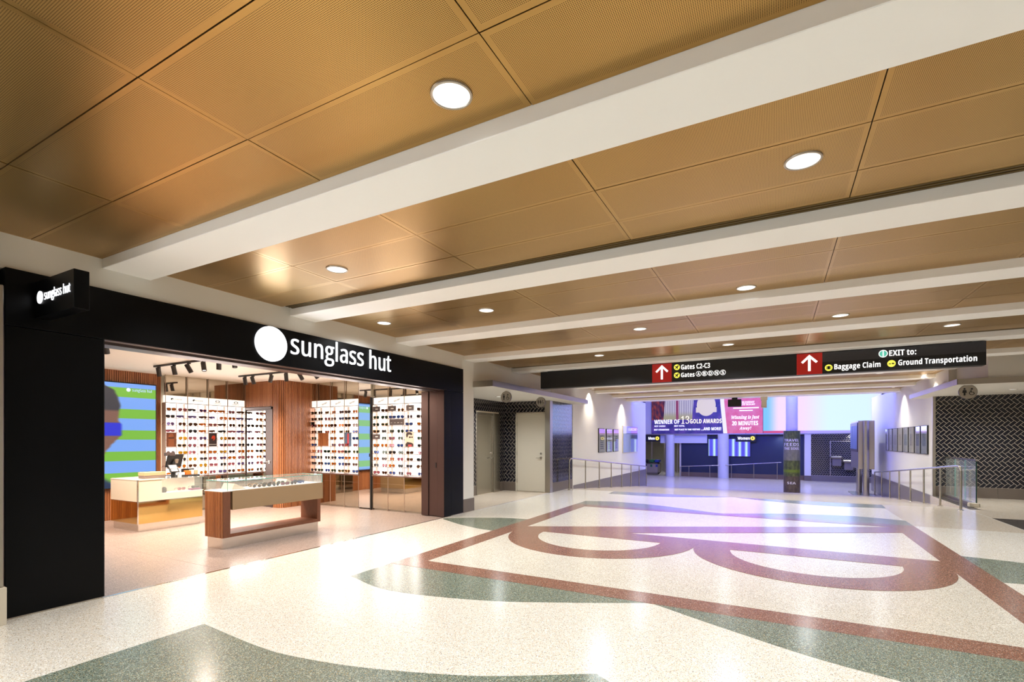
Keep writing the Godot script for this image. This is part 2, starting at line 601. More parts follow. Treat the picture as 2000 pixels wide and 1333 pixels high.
# ------------------------------------------------------------------ floor
func build_floor() -> void:
	var fl := structure("floor", boxed(V(WALL - 0.02, -0.3, RAMP_TOP), V(3.6, 0, 7)), M.terrazzo_cream, "cream terrazzo hall floor")
	var s := boxed(V(3.6, -0.3, -12.6), V(5.0, 0, 7))
	tag(part("terrazzo_field", s, M.terrazzo_dark, fl), "dark brown terrazzo field")
	part("terrazzo_field", boxed(V(3.6, -0.3, -16.9), V(10, 0, -12.6)), M.terrazzo_warm, fl)
	part("terrazzo_field", boxed(V(5.0, -0.3, -12.6), V(10, 0, 7)), M.terrazzo_cream, fl)
	var steps := [0]
	var inlay := func(poly: PackedVector2Array, m: Material) -> void:
		var sh := Shape.new()
		var top: float = 0.0004 + 0.0002 * steps[0]
		steps[0] += 1
		sh.prism(poly, V(0, -0.004, 0), V(0, 0, 1), V(1, 0, 0), 0.004 + top)
		part("terrazzo_inlay", sh, m, fl)
	var rect := func(x0: float, z0: float, x1: float, z1: float) -> PackedVector2Array:
		return PackedVector2Array([Vector2(z0, x0), Vector2(z0, x1), Vector2(z1, x1), Vector2(z1, x0)])
	var zx := func(pts: PackedVector2Array) -> PackedVector2Array:
		var out := PackedVector2Array()
		for p in pts:
			out.append(Vector2(p.y, p.x))
		return out
	# fine cream field inside the frame, warm strip beside it
	inlay.call(rect.call(-3.82, -10.52, 1.78, -4.84), M.terrazzo_cream_fine)
	inlay.call(rect.call(2.06, -13.9, 3.58, -10.8), M.terrazzo_warm)
	# green crescents round the frame, mirrored about x = -1.02
	for side in [0, 1]:
		var mx := func(x: float) -> float:
			return x if side == 0 else -2.04 - x
		for end in [0, 1]:
			var mz := func(z: float) -> float:
				return z if end == 0 else -15.36 - z
			inlay.call(zx.call(smooth_poly([[mx.call(-1.04), mz.call(-10.78)], [mx.call(-4.12), mz.call(-10.78)], Vector2(mx.call(-4.12), mz.call(-11.44)), Vector2(mx.call(-3.39), mz.call(-11.63)), Vector2(mx.call(-2.45), mz.call(-11.46)), Vector2(mx.call(-1.73), mz.call(-11.15)), Vector2(mx.call(-1.04), mz.call(-10.79))])), M.terrazzo_green)
		inlay.call(zx.call(smooth_poly([Vector2(mx.call(-4.10), -6.97), Vector2(mx.call(-4.45), -7.04), Vector2(mx.call(-4.88), -7.2), Vector2(mx.call(-5.3), -7.42), Vector2(mx.call(-5.58), -7.62), Vector2(mx.call(-5.3), -7.86), Vector2(mx.call(-4.88), -8.09), Vector2(mx.call(-4.57), -8.22), Vector2(mx.call(-4.10), -8.31), [mx.call(-4.10), -7.6]])), M.terrazzo_green)
		inlay.call(zx.call(smooth_poly([[mx.call(-4.15), -13.93], Vector2(mx.call(-4.12), -13.3), Vector2(mx.call(-3.22), -13.18), Vector2(mx.call(-2.45), -13.28), Vector2(mx.call(-1.6), -13.62), [mx.call(-1.1), -13.93]])), M.terrazzo_green)
		inlay.call(zx.call(smooth_poly([[mx.call(-4.1), -1.0], [mx.call(-4.1), -2.34], Vector2(mx.call(-3.69), -2.30), Vector2(mx.call(-3.3), -2.27), Vector2(mx.call(-2.96), -2.28), Vector2(mx.call(-2.42), -2.38), Vector2(mx.call(-1.85), -2.57), Vector2(mx.call(-1.53), -2.72), Vector2(mx.call(-1.02), -3.03), [mx.call(-1.02), -1.0]])), M.terrazzo_green)
	# brown frame, bar, two half rings and the oblique band
	inlay.call(rect.call(-4.12, -10.8, -3.80, -4.56), M.terrazzo_brown)
	inlay.call(rect.call(1.765, -10.8, 2.08, -4.56), M.terrazzo_brown)
	inlay.call(rect.call(-3.81, -4.86, 1.77, -4.56), M.terrazzo_brown)
	inlay.call(rect.call(-3.81, -10.8, 1.77, -10.5), M.terrazzo_brown)
	inlay.call(zx.call(PackedVector2Array([Vector2(-3.81, -7.3), Vector2(1.77, -7.3), Vector2(1.77, -7.82), Vector2(-3.39, -7.82), Vector2(-3.81, -7.60)])), M.terrazzo_brown)
	inlay.call(zx.call(PackedVector2Array([Vector2(-3.44, -7.79), Vector2(1.77, -10.51), Vector2(1.77, -9.93), Vector2(-2.15, -7.79)])), M.terrazzo_brown)
	for c in [-2.415, 0.37]:
		var ring := PackedVector2Array()
		for k in 41:
			var a := PI * k / 40.0
			ring.append(Vector2(-7.305 + sin(a) * 1.385, c - cos(a) * 1.395))
		for k in 41:
			var a := PI * (40 - k) / 40.0
			ring.append(Vector2(-7.305 + sin(a) * 0.945, c - cos(a) * 0.93))
		inlay.call(ring, M.terrazzo_brown)
	# divider strips
	for d in [[rect.call(WALL - 0.02, -7.72, WALL + 0.012, -2.26)], [rect.call(-5.63, -12.86, -5.618, -8.84)]]:
		var sh := Shape.new()
		sh.prism(d[0], V(0, -0.004, 0), V(0, 0, 1), V(1, 0, 0), 0.0075)
		part("metal_strip", sh, M.chrome, fl)
	# ramp between the railings, then the lower hall
	s = Shape.new()
	s.prism(PackedVector2Array([Vector2(RAMP_TOP, 0), Vector2(RAMP_END, FAR_FLOOR), Vector2(RAMP_END, -1.1), Vector2(RAMP_TOP, -1.1)]), V(WALL - 0.02, 0, 0), V(0, 0, 1), V(0, 1, 0), -(HALL_RIGHT + 0.17 - WALL))
	structure("floor_ramp", s, M.terrazzo_warm, "terrazzo ramp between railings")
	structure("floor_lower", boxed(V(-13, -1.1, -37), V(9, FAR_FLOOR, RAMP_END)), M.terrazzo_cream_fine, "polished floor of the lower hall")
	# tiled alcove floor
	var af := structure("floor_alcove", boxed(V(-7.2, -0.3, -12.9), V(WALL - 0.02, -0.012, -8.3)), M.grout, "alcove floor slab")
	for i in 3:
		for j in 7:
			var x0 := -7.18 + i * 0.52
			var z0 := -8.4 - j * 0.62
			part("floor_tile", boxed(V(x0 + 0.002, -0.02, z0 - 0.002), V(minf(x0 + 0.518, WALL - 0.02), 0.0, z0 - 0.618), 0.001), M.alcove_tile, af)


# ------------------------------------------------------------------ ceiling
func ceiling_panel(parent: Node3D, x0: float, x1: float, z0: float, z1: float) -> void:
	# tray of bronze metal: perforated field inside a plain rim, edges turned up
	var w := absf(x1 - x0) / 2 - 0.003
	var d := absf(z1 - z0) / 2 - 0.003
	var b := 0.028
	var rim := Shape.new()
	var field := Shape.new()
	field.quad(V(-w + b, 0, -d + b), V(w - b, 0, -d + b), V(w - b, 0, d - b), V(-w + b, 0, d - b))
	rim.quad(V(-w, 0, -d), V(w, 0, -d), V(w - b, 0, -d + b), V(-w + b, 0, -d + b))
	rim.quad(V(w, 0, -d), V(w, 0, d), V(w - b, 0, d - b), V(w - b, 0, -d + b))
	rim.quad(V(w, 0, d), V(-w, 0, d), V(-w + b, 0, d - b), V(w - b, 0, d - b))
	rim.quad(V(-w, 0, d), V(-w, 0, -d), V(-w + b, 0, -d + b), V(-w + b, 0, d - b))
	var t := 0.03
	rim.quad(V(-w, t, -d), V(w, t, -d), V(w, 0, -d), V(-w, 0, -d))
	rim.quad(V(w, t, d), V(-w, t, d), V(-w, 0, d), V(w, 0, d))
	rim.quad(V(w, t, -d), V(w, t, d), V(w, 0, d), V(w, 0, -d))
	rim.quad(V(-w, t, d), V(-w, t, -d), V(-w, 0, -d), V(-w, 0, d))
	var m := rim.mesh(field.mesh())
	m.surface_set_material(0, M.bronze_perforated)
	m.surface_set_material(1, M.bronze)
	var o := part("ceiling_panel", m, null, parent)
	o.position = V((x0 + x1) / 2, CEIL + rng.randf_range(-0.0012, 0.0012), (z0 + z1) / 2)
	o.rotation = V(rng.randf_range(-0.0022, 0.0022), 0, rng.randf_range(-0.001, 0.001))


func build_ceiling() -> void:
	var slab := structure("ceiling", boxed(V(-6.0, CEIL + 0.05, -21.2), V(10, CEIL + 0.25, 7)), M.void, "suspended ceiling of bronze panels")
	var xs := [-5.66, -4.23, -2.672, -1.11, 0.452, 2.01, 3.57, 5.13, 6.69, 8.25, 9.9]
	for b in range(-3, 10):
		var zn := -2.283 - 2.05 * b         # near face of the beam that closes this bay
		var zs: float = zn + 2.05 - 0.41    # far face of the beam before it
		var diffuser := b == 1 or b == 4
		var rows := [zs, zs - 0.575, zs - 1.125, zn + (0.118 if diffuser else 0.0)]
		for r in 3:
			for c in xs.size() - 1:
				if b > 4 and xs[c] > 3.6:
					continue
				ceiling_panel(slab, xs[c], xs[c + 1], rows[r], rows[r + 1])
		if diffuser:
			var dz := zn + 0.118
			var t := thing("air_diffuser", V(0, CEIL, zn), "long bronze slot air diffuser against the " + ("second" if b == 1 else "sign-bearing") + " white beam", "diffuser")
			part("backing", boxed(V(-5.6, 0.02, 0.0), V(4.2, 0.03, 0.118)), M.void, t)
			for k in 3:
				part("blade", boxed(V(-5.6, -0.002, 0.004 + k * 0.041), V(4.2, 0.02, 0.004 + k * 0.041 + 0.026), 0.002), M.bronze_dark, t)
		var x1 := 9.9 if b <= 5 else HALL_RIGHT
		structure("ceiling_beam", boxed(V(-5.66, BEAM_Y, zn - 0.41), V(x1, CEIL + 0.06, zn), 0.004), M.beam, "white ceiling beam")
	structure("ceiling_header", boxed(V(-5.66, BEAM_Y, -21.5), V(HALL_RIGHT + 0.2, 5.2, -21.14)), M.beam, "white header at the end of the hall ceiling")
	# lamps in the hall, seen in the photograph
	for p in [[-1.43, -2.02, "before the first beam"], [0.14, -3.52, "past the first beam"], [-3.91, -3.54, "above the shop opening"], [-5.1, -5.5, "over the shop sign"], [-0.31, -6.16, "between the second and third beams"], [-1.875, -7.67, "past the third beam"], [0.77, -8.15, "by the fourth beam"], [-0.78, -9.69, "before the gate sign"], [2.31, -9.64, "above the exit lettering"]]:
		downlight(p[0], CEIL - 0.002, p[1], 5.2, p[2])
	for p in [[-3.0, -18.18], [-1.32, -15.36], [0.18, -17.5], [2.34, -15.72], [1.9, -19.6], [-3.3, -13.4], [-2.6, -20.0], [0.6, -13.4]]:  # the later ones are added to brighten the ramp
		downlight(p[0], CEIL - 0.002, p[1], 8.0, "over the ramp")
	# the same lamps go on beside and behind the camera
	for p in [[2.6, -1.6], [4.6, -3.6], [3.4, -5.9], [5.6, -7.7], [6.8, -2.4], [-4.4, 0.2], [-1.4, 1.2], [1.6, 0.6], [4.6, 1.4], [-3.6, 3.6], [0.4, 3.9], [4.4, 4.6], [7.6, 3.0], [-3.4, -5.6], [-3.2, -9.7], [5.0, -11.2]]:  # a few are added in the hall bays to lift the beams
		downlight(p[0], CEIL - 0.002, p[1], 6.5, "outside the view")


# ------------------------------------------------------------------ walls
func build_walls() -> void:
	# shopfront wall: strip over the shop, neighbour before it, pier after it
	structure("wall_left", boxed(V(-6.1, 2.925, -8.36), V(-5.655, CEIL + 0.1, -1.55)), M.wall, "white wall strip over the shopfront")
	structure("wall_left_near", boxed(V(-6.1, -0.1, -1.55), V(-5.60, CEIL + 0.1, 7)), M.wall, "white wall before the shop")
	structure("wall_left_pier", boxed(V(-7.3, -0.1, -8.8), V(-5.655, CEIL + 0.1, -8.36), 0.003), M.wall, "white pier after the shop")
	structure("baseboard_pier", boxed(V(-7.3, -0.1, -8.806), V(-5.645, 0.27, -8.355), 0.002), M.base_tile, "grey stone base of the pier")
	structure("wall_left_canopy", boxed(V(-6.1, 2.6, -12.84), V(-5.655, CEIL + 0.1, -8.80)), M.wall, "white wall over the restroom alcove")
	structure("wall_left_ramp", boxed(V(-6.1, -1.1, -24.2), V(-5.64, CEIL + 0.1, -12.84)), M.wall, "white wall beside the ramp")
	var s := Shape.new()
	s.prism(PackedVector2Array([Vector2(-14.45, 0.06), Vector2(-24.2, 0.06), Vector2(-24.2, -0.9), Vector2(-14.45, -0.3)]), V(-5.645, 0, 0), V(0, 0, 1), V(0, 1, 0), -0.02)
	structure("baseboard_left", s, M.panel_stone, "grey stone base along the ramp")
	# steel pilaster of the neighbouring shopfront
	var t := thing("steel_pilaster", V(-5.55, 0, -1.2), "brushed steel pilaster standing beside the black shopfront pier", "pilaster")
	part("casing", boxed(V(-0.03, 0.305, -0.36), V(0.05, 2.75, 0.4), 0.006), M.brushed, t)
	part("plinth", boxed(V(-0.03, 0.0, -0.375), V(0.06, 0.305, 0.4), 0.004), M.plaster, t)
	part("groove", boxed(V(0.045, 0.32, -0.32), V(0.052, 2.74, -0.31)), M.base_tile, t)
	# lit window of the neighbouring shop, beyond the edge of the picture
	t = thing("shop_window", V(-5.58, 0, 0.9), "bright shop window of the neighbouring store", "window")
	part("light_panel", boxed(V(-0.01, 0.5, -1.1), V(0.0, 2.7, 1.2)), glow(Color(0.93, 0.96, 1.0), 1.6), t)
	part("frame", boxed(V(-0.02, 0.4, -1.2), V(-0.012, 2.8, 1.3)), M.brushed, t)
	area(V(-5.55, 1.6, 0.95), V(1, 0, 0), 2.3, 2.2, Color(0.93, 0.96, 1.0), 6.0, "shop_window_light")
	# side of the hall out of view, wall behind the camera
	structure("wall_right", boxed(V(9.9, -0.1, -16.9), V(10.1, CEIL + 0.1, 7)), M.wall, "plain wall across the concourse")
	structure("wall_back", boxed(V(-6.1, -0.1, 7), V(10.1, CEIL + 0.1, 7.2)), M.wall, "plain wall closing the concourse")


# ------------------------------------------------------------------ shop shell
func slat_wall(called: String, a: Vector3, b: Vector3, y0: float, y1: float, out: Vector3, label: String) -> Node3D:
	# backing board with vertical wooden slats from a to b (plan), standing proud along out
	var o := Node3D.new()
	o.name = called
	add_child(o)
	tag(o, label, "", "", "structure")
	var back := Shape.new()
	var along := (b - a).normalized()
	var length := a.distance_to(b)
	var p := a - out * 0.03
	back.prism(PackedVector2Array([Vector2(0, y0), Vector2(length, y0), Vector2(length, y1), Vector2(0, y1)]), p, along, Vector3.UP, 0.03 * (1.0 if along.cross(Vector3.UP).dot(out) > 0 else -1.0))
	part("backing_board", back, M.walnut, o)
	var sl := Shape.new()
	var count := int(length / 0.036)
	for k in count:
		var c := a + along * ((k + 0.5) * length / count)
		var h := 0.0135
		var q0 := c - along * h
		var q1 := c + along * h
		var lo := q0.min(q1).min(q0 + out * 0.014).min(q1 + out * 0.014)
		var hi := q0.max(q1).max(q0 + out * 0.014).max(q1 + out * 0.014)
		sl.box(V(lo.x, y0 + 0.002, lo.z), V(hi.x, y1, hi.z))
	var m := part("slat", sl, M.slat, o)
	m.set_meta("kind", "stuff")
	return o


func build_shop_shell() -> void:
	var fl := structure("floor_shop", boxed(V(-11.1, -0.3, -8.2), V(WALL - 0.02, -0.008, -1.0)), M.base_tile, "shop floor slab")
	for i in 9:
		for j in 6:
			var x1 := WALL - 0.022 - i * 0.61
			var z1 := -1.0 - j * 1.21
			var x0 := maxf(x1 - 0.61, -11.0)
			var z0 := maxf(z1 - 1.21, -8.15)
			if z1 - z0 > 0.05:
				part("floor_tile", boxed(V(x0 + 0.0012, -0.02, z0 + 0.0012), V(x1 - 0.0012, 0.0, z1 - 0.0012), 0.0006), M.store_tile, fl)
	structure("ceiling_shop", boxed(V(-11.1, STORE_CEIL, -8.2), V(WALL - 0.34, STORE_CEIL + 0.1, -1.0)), M.store_ceiling, "cream shop ceiling")
	structure("wall_shop_back", boxed(V(-11.2, -0.1, -8.2), V(-11.03, STORE_CEIL + 0.1, -1.0)), M.plaster, "back wall of the shop")
	structure("wall_shop_side", boxed(V(-11.2, -0.1, -1.15), V(WALL - 0.35, STORE_CEIL + 0.1, -1.0)), M.plaster, "side wall of the shop")
	structure("wall_shop_end", boxed(V(-11.2, -0.1, -8.34), V(WALL - 0.3, STORE_CEIL + 0.1, -8.18)), M.plaster, "end wall of the shop")
	slat_wall("wall_slats_screen", V(-10.9, 0, -1.2), V(-10.9, 0, -5.37), 0.0, STORE_CEIL, V(1, 0, 0), "vertical wooden slat wall behind the striped screen")
	slat_wall("wall_slats_side", V(-10.9, 0, -1.2), V(-6.0, 0, -1.2), 0.0, STORE_CEIL, V(0, 0, -1), "vertical wooden slat wall on the shop side")
	# wall with the mirrored door, turning the corner with a rounded edge
	var dz := -7.08
	slat_wall("wall_slats_over_door", V(-10.82, 0, dz), V(-9.80, 0, dz), 2.235, STORE_CEIL, V(0, 0, 1), "wooden slats over the mirrored door")
	slat_wall("wall_slats_corner", V(-9.79, 0, dz), V(-9.62, 0, dz), 0.0, STORE_CEIL, V(0, 0, 1), "wooden slats beside the mirrored door")
	slat_wall("wall_slats_jamb", V(-10.9, 0, dz), V(-10.83, 0, dz), 0.0, STORE_CEIL, V(0, 0, 1), "narrow wooden slats at the display corner")
	slat_wall("wall_slats_return", V(-9.53, 0, dz - 0.1), V(-9.53, 0, -7.96), 0.0, STORE_CEIL, V(1, 0, 0), "wooden slat return wall beside the display")
	var s := Shape.new()
	for k in 4:
		var a := PI / 2 * (k + 0.5) / 4
		var c := V(-9.63 + sin(a) * 0.1, 0, dz - 0.1 + cos(a) * 0.1)
		var d := V(sin(a), 0, cos(a))
		var side := d.cross(Vector3.UP)
		s.prism(PackedVector2Array([Vector2(-0.0135, 0.002), Vector2(0.0135, 0.002), Vector2(0.0135, STORE_CEIL), Vector2(-0.0135, STORE_CEIL)]), c, -side, Vector3.UP, 0.014)
	var post := Shape.new()
	post.cyl(V(-9.63, 0, dz - 0.1), V(-9.63, STORE_CEIL, dz - 0.1), 0.1, 24)
	var rc := structure("wall_slats_rounded_corner", post, M.walnut, "rounded wooden corner")
	var sm := part("slat", s, M.slat, rc)
	sm.set_meta("kind", "stuff")
	# mirrored door in its dark frame
	var door := Node3D.new()
	door.name = "door_1"
	add_child(door)
	tag(door, "mirrored stockroom door in a dark metal frame", "", "", "structure")
	part("frame", boxed(V(-10.82, 0, dz - 0.04), V(-10.775, 2.22, dz + 0.02)), M.door_grey, door)
	part("frame", boxed(V(-9.845, 0, dz - 0.04), V(-9.80, 2.22, dz + 0.02)), M.door_grey, door)
	part("frame", boxed(V(-10.82, 2.175, dz - 0.04), V(-9.80, 2.225, dz + 0.02)), M.door_grey, door)
	var leaf := part("leaf", boxed(V(-10.772, 0.01, dz - 0.04), V(-9.848, 2.172, dz), 0.002), M.door_grey, door)
	part("mirror", boxed(V(-10.72, 0.1, dz), V(-10.06, 2.14, dz + 0.005)), M.mirror_clear, leaf)
	var hd := Shape.new()
	hd.lathe(PackedVector2Array([Vector2(0.0, 0.012), Vector2(0.034, 0.012), Vector2(0.036, 0.0)]), V(-9.93, 1.0, dz), Vector3(0, 0, 1), 20)
	hd.tube(PackedVector3Array([V(-9.93, 1.0, dz + 0.01), V(-9.93, 1.0, dz + 0.055), V(-9.96, 1.0, dz + 0.06), V(-10.06, 0.995, dz + 0.06)]), 0.011)
	part("handle", hd, M.chrome, leaf)
	for y in [0.35, 1.15, 1.95]:
		part("hinge", boxed(V(-10.79, y - 0.05, dz + 0.018), V(-10.765, y + 0.05, dz + 0.03)), M.brushed, door)
	# lower wall closing the space behind the door
	structure("wall_shop_corner", boxed(V(-11.05, 0, -8.2), V(-9.74, STORE_CEIL, dz - 0.06)), M.plaster, "closed stockroom behind the mirrored door")
	# striped screen
	var t := thing("video_screen", V(-10.86, 0, -3.9), "tall shop screen showing green and blue stripes and a man in sunglasses", "screen")
	part("bezel", boxed(V(-0.02, 0.59, -1.35), V(0.05, 2.58, 1.35), 0.004), M.black_soft, t)
	var im := Image.create(640, 464, false, Image.FORMAT_RGB8)
	var outline := Curve.new()
	for p in [[0.0, 0.60], [0.02, 0.68], [0.08, 0.745], [0.15, 0.765], [0.22, 0.778], [0.27, 0.77], [0.36, 0.765], [0.40, 0.785], [0.50, 0.785], [0.53, 0.765], [0.56, 0.745], [0.60, 0.72], [0.66, 0.69], [0.74, 0.64], [0.8, 0.5], [1.0, 0.3]]:
		outline.add_point(Vector2(p[0], p[1]))
	for y in 464:
		for x in 640:
			var fx := x / 639.0
			var fy := y / 463.0
			# stripes, a little soft
			var k := fmod(fy + 0.165, 0.205) / 0.205
			var w := smoothstep(0.0, 0.03, k) - smoothstep(0.44, 0.47, k)
			var c := Color(0.50, 0.67, 0.96).lerp(Color(0.50, 0.74, 0.28), w)
			# a man in profile: cap, brow, wrap lens, jaw
			var edge := outline.sample_baked(fy)
			var who := 1.0 - smoothstep(edge - 0.012, edge + 0.012, fx)
			var tone := Color(0.27, 0.26, 0.28).lerp(Color(0.52, 0.38, 0.33), smoothstep(0.25, 0.28, fy))
			tone = tone.lerp(Color(0.22, 0.24, 0.82), smoothstep(0.375, 0.39, fy) * (1.0 - smoothstep(0.50, 0.515, fy)) * smoothstep(0.60, 0.62, fx))
			var coat := smoothstep(0.0, 0.06, fy - 0.88 - (fx - 0.68) * 0.9) * (1.0 - smoothstep(0.78, 0.82, fx))
			c = c.lerp(tone, who).lerp(Color(0.17, 0.23, 0.34), coat)
			im.set_pixel(x, y, c)
	var sc := StandardMaterial3D.new()
	sc.albedo_color = Color(0.02, 0.02, 0.02)
	sc.roughness = 0.2
	sc.emission_enabled = true
	sc.emission = Color.BLACK
	sc.emission_texture = ImageTexture.create_from_image(im)
	sc.emission_energy_multiplier = 1.0
	s = Shape.new()
	s.quad(V(0.051, 0.604, 1.335), V(0.051, 0.604, -1.335), V(0.051, 2.56, -1.335), V(0.051, 2.56, 1.335))
	part("screen", s, sc, t)
	s = Shape.new()
	s.ring(V(0.053, 2.44, -0.87), V(1, 0, 0), 0.0, 0.035, 24)
	part("logo_disc_light", s, glow(Color(0.85, 0.92, 1.0), 0.85), t)
	lettering("lettering_light", "sunglass hut", V(-10.86 + 0.0535, 2.435, -5.0), V(0, 0, -1), 0.34, 0.075, glow(Color(0.72, 0.83, 1.0), 0.8), t, 0.003, "Droid Sans", 400)


# ------------------------------------------------------------------ shop front
func build_shop_front() -> void:
	var back := WALL - 0.34
	var t := thing("shopfront_frame", V(WALL, 0, -5.0), "satin black shopfront portal framing the lit eyewear shop", "shopfront")
	part("pier", boxed(V(-0.34, 0.012, 2.72), V(0, 2.449, 3.4), 0.003), M.black, t)
	part("pier", boxed(V(-0.30, 0.012, -3.355), V(0, 2.449, -2.935), 0.003), M.black, t)
	part("pier_skin", boxed(V(-0.005, 0.012, -2.935), V(0, 2.449, -2.70)), M.black, t)
	part("fascia", boxed(V(-0.34, 2.453, -3.355), V(0, 2.93, 3.4), 0.003), M.black, t)
	part("plinth_strip", boxed(V(-0.33, 0, 2.73), V(-0.004, 0.012, 3.39)), M.brushed, t)
	part("plinth_strip", boxed(V(-0.3, 0, -3.35), V(-0.004, 0.012, -2.94)), M.brushed, t)
	part("edge_trim", boxed(V(-0.02, 0.012, 2.716), V(0.001, 2.45, 2.722)), M.black_soft, t)
	# underside of the opening: bronze reveal and the dark door track
	part("soffit_strip", boxed(V(-0.13, 2.446, -2.70), V(-0.003, 2.4525, 2.72)), M.jamb, t)
	part("door_track", boxed(V(-0.24, 2.425, -2.70), V(-0.135, 2.4525, 2.72)), M.door_grey, t)
	part("soffit_strip", boxed(V(-0.42, 2.435, -2.70), V(-0.245, 2.4525, 2.72)), M.jamb, t)
	part("bulkhead", boxed(V(-0.44, 2.44, -3.0), V(-0.34, STORE_CEIL + 0.05, 4.0)), M.store_ceiling, t)
	# folded security doors parked at the end
	var d := thing("folding_door_stack", V(-5.62, 0, -7.72), "bronze metal folding shop door panels parked against the black pier", "door")
	for k in 3:
		var x0: float = [-0.56, -0.385, -0.165][k]
		var x1: float = [-0.39, -0.175, -0.006][k]
		var p := part("panel", boxed(V(x0, 0.012, -0.18 - (0.02 if k == 1 else 0.0)), V(x1, 2.44, 0.012 - (0.02 if k == 1 else 0.0)), 0.004), M.jamb, d)
		if k == 1:
			part("lock", boxed(V(-0.225, 0.95, -0.01), V(-0.205, 1.05, 0.0)), M.black_soft, p)
	# big illuminated sign
	t = thing("shop_sign", V(-5.6, 2.7, -5.0), "large glowing white disc and lettering on the black fascia", "sign")
	var s := Shape.new()
	s.lathe(PackedVector2Array([Vector2(0.0, 0.03), Vector2(0.216, 0.03), Vector2(0.219, 0.027), Vector2(0.219, 0.0)]), V(-0.02, 0.003, 0.975), Vector3(1, 0, 0), 48)
	part("disc_light", s, M.sign_white, t)
	lettering("lettering_light", "sunglass", V(-5.605, 2.725, -4.95), V(0, 0, -1), 1.285, 0.37, M.sign_white, t, 0.012, "Droid Sans", 400)
	lettering("lettering_light", "hut", V(-5.605, 2.756, -5.962), V(0, 0, -1), 0.48, 0.295, M.sign_white, t, 0.012, "Droid Sans", 400)
	area(V(-5.52, 2.7, -4.02), V(1, 0, 0), 0.4, 0.4, Color(0.97, 0.98, 1.0), 0.22, "shop_sign_light")
	area(V(-5.52, 2.72, -5.2), V(1, 0, 0), 1.8, 0.25, Color(0.97, 0.98, 1.0), 0.4, "shop_sign_light")
	# blade sign
	t = thing("blade_sign", V(WALL + 0.002, 2.54, -1.83), "small black box sign projecting from the shopfront fascia", "sign")
	part("cabinet", boxed(V(0.0, 0.0, -0.052), V(0.743, 0.31, 0.05), 0.003), M.black, t)
	s = Shape.new()
	s.lathe(PackedVector2Array([Vector2(0.0, 0.006), Vector2(0.053, 0.006), Vector2(0.053, 0.0)]), V(0.128, 0.163, 0.05), Vector3(0, 0, 1), 28)
	part("disc_light", s, M.sign_white, t)
	lettering("lettering_light", "sunglass hut", V(-5.17, 2.70, -1.778), V(1, 0, 0), 0.475, 0.105, M.sign_white, t, 0.004, "Droid Sans", 400)


# ------------------------------------------------------------------ eyewear
var frames := {}
var lenses := {}


func lens_outline(kind: String) -> PackedVector2Array:
	var out := PackedVector2Array()
	for k in 14:
		var a := TAU * k / 14.0
		var c := cos(a)
		var s := sin(a)
		match kind:
			"round":
				out.append(Vector2(c * 0.025, s * 0.024))
			"aviator":
				out.append(Vector2(c * 0.030 - 0.003 * s, s * 0.024 + (0.004 if s > 0 else 0.0) * absf(c)))
			_:
				out.append(Vector2(signf(c) * pow(absf(c), 0.55) * 0.028, signf(s) * pow(absf(s), 0.55) * 0.020 + c * 0.002))
	return out


func make_eyewear() -> void:
	for kind in ["square", "round", "aviator", "wraparound"]:
		var fr := Shape.new()
		if kind == "wraparound":
			var top := PackedVector3Array()
			var shield := Shape.new()
			for k in 13:
				var a := lerpf(-1.0, 1.0, k / 12.0)
				top.append(V(a * 0.070, 0.047 - 0.006 * a * a, -0.030 * a * a))
				if k < 12:
					var b := lerpf(-1.0, 1.0, (k + 1) / 12.0)
					var la := 0.014 * pow(1.0 - absf(absf(a) - 0.45) / 0.55, 1) if absf(a) > 0.05 else -0.004
					var lb := 0.014 * pow(1.0 - absf(absf(b) - 0.45) / 0.55, 1) if absf(b) > 0.05 else -0.004
					shield.quad(V(a * 0.069, 0.018 - la, 0.001 - 0.030 * a * a), V(b * 0.069, 0.018 - lb, 0.001 - 0.030 * b * b), V(b * 0.069, 0.047 - 0.006 * b * b, 0.001 - 0.030 * b * b), V(a * 0.069, 0.047 - 0.006 * a * a, 0.001 - 0.030 * a * a))
			fr.tube(top, 0.0028, 6)
			lenses[kind] = shield.mesh()
		else:
			var o := lens_outline(kind)
			var thick: float = {"square": 0.0042, "round": 0.003, "aviator": 0.0018}[kind]
			for sx in [-0.034, 0.034]:
				var ring := PackedVector3Array()
				for k in o.size() + 1:
					ring.append(V(sx + o[k % o.size()].x * (1.0 if sx > 0 else -1.0), 0.026 + o[k % o.size()].y, 0))
				fr.tube(ring, thick, 5)
			fr.tube(PackedVector3Array([V(-0.011, 0.033, 0), V(0, 0.036, 0.002), V(0.011, 0.033, 0)]), thick * 0.9, 5)
			var le := Shape.new()
			var m := PackedVector2Array()
			for p in o:
				m.append(p)
			le.prism(m, Vector3.ZERO, V(1, 0, 0), V(0, 1, 0), 0.0015)
			lenses[kind] = le.mesh()
		for sx in [-1.0, 1.0]:
			var z0: float = -0.028 if kind == "wraparound" else 0.0
			fr.tube(PackedVector3Array([V(sx * 0.066, 0.040, z0), V(sx * 0.068, 0.040, z0 - 0.02), V(sx * 0.066, 0.036, -0.075), V(sx * 0.064, 0.008, -0.105)]), 0.0026, 5)
		frames[kind] = fr.mesh()


func eyewear(at: Vector3, turn: float, kind: String, fcol: String, lcol: String, where: String, group: String, scale_ := 1.0) -> void:
	var t := thing("sunglasses", at, "%s %s sunglasses with %s lenses %s" % [fcol, kind, lcol, where], "sunglasses", group)
	t.rotation.y = turn
	t.scale = Vector3.ONE * scale_
	part("frame", frames[kind], M["frame_" + fcol], t)
	if kind == "wraparound":
		part("lens", lenses[kind], M["lens_" + lcol], t)
	else:
		for sx in [-0.034, 0.034]:
			var l := part("lens", lenses[kind], M["lens_" + lcol], t)
			l.position = V(sx, 0.026, 0)
			if sx < 0:
				l.rotation.y = PI


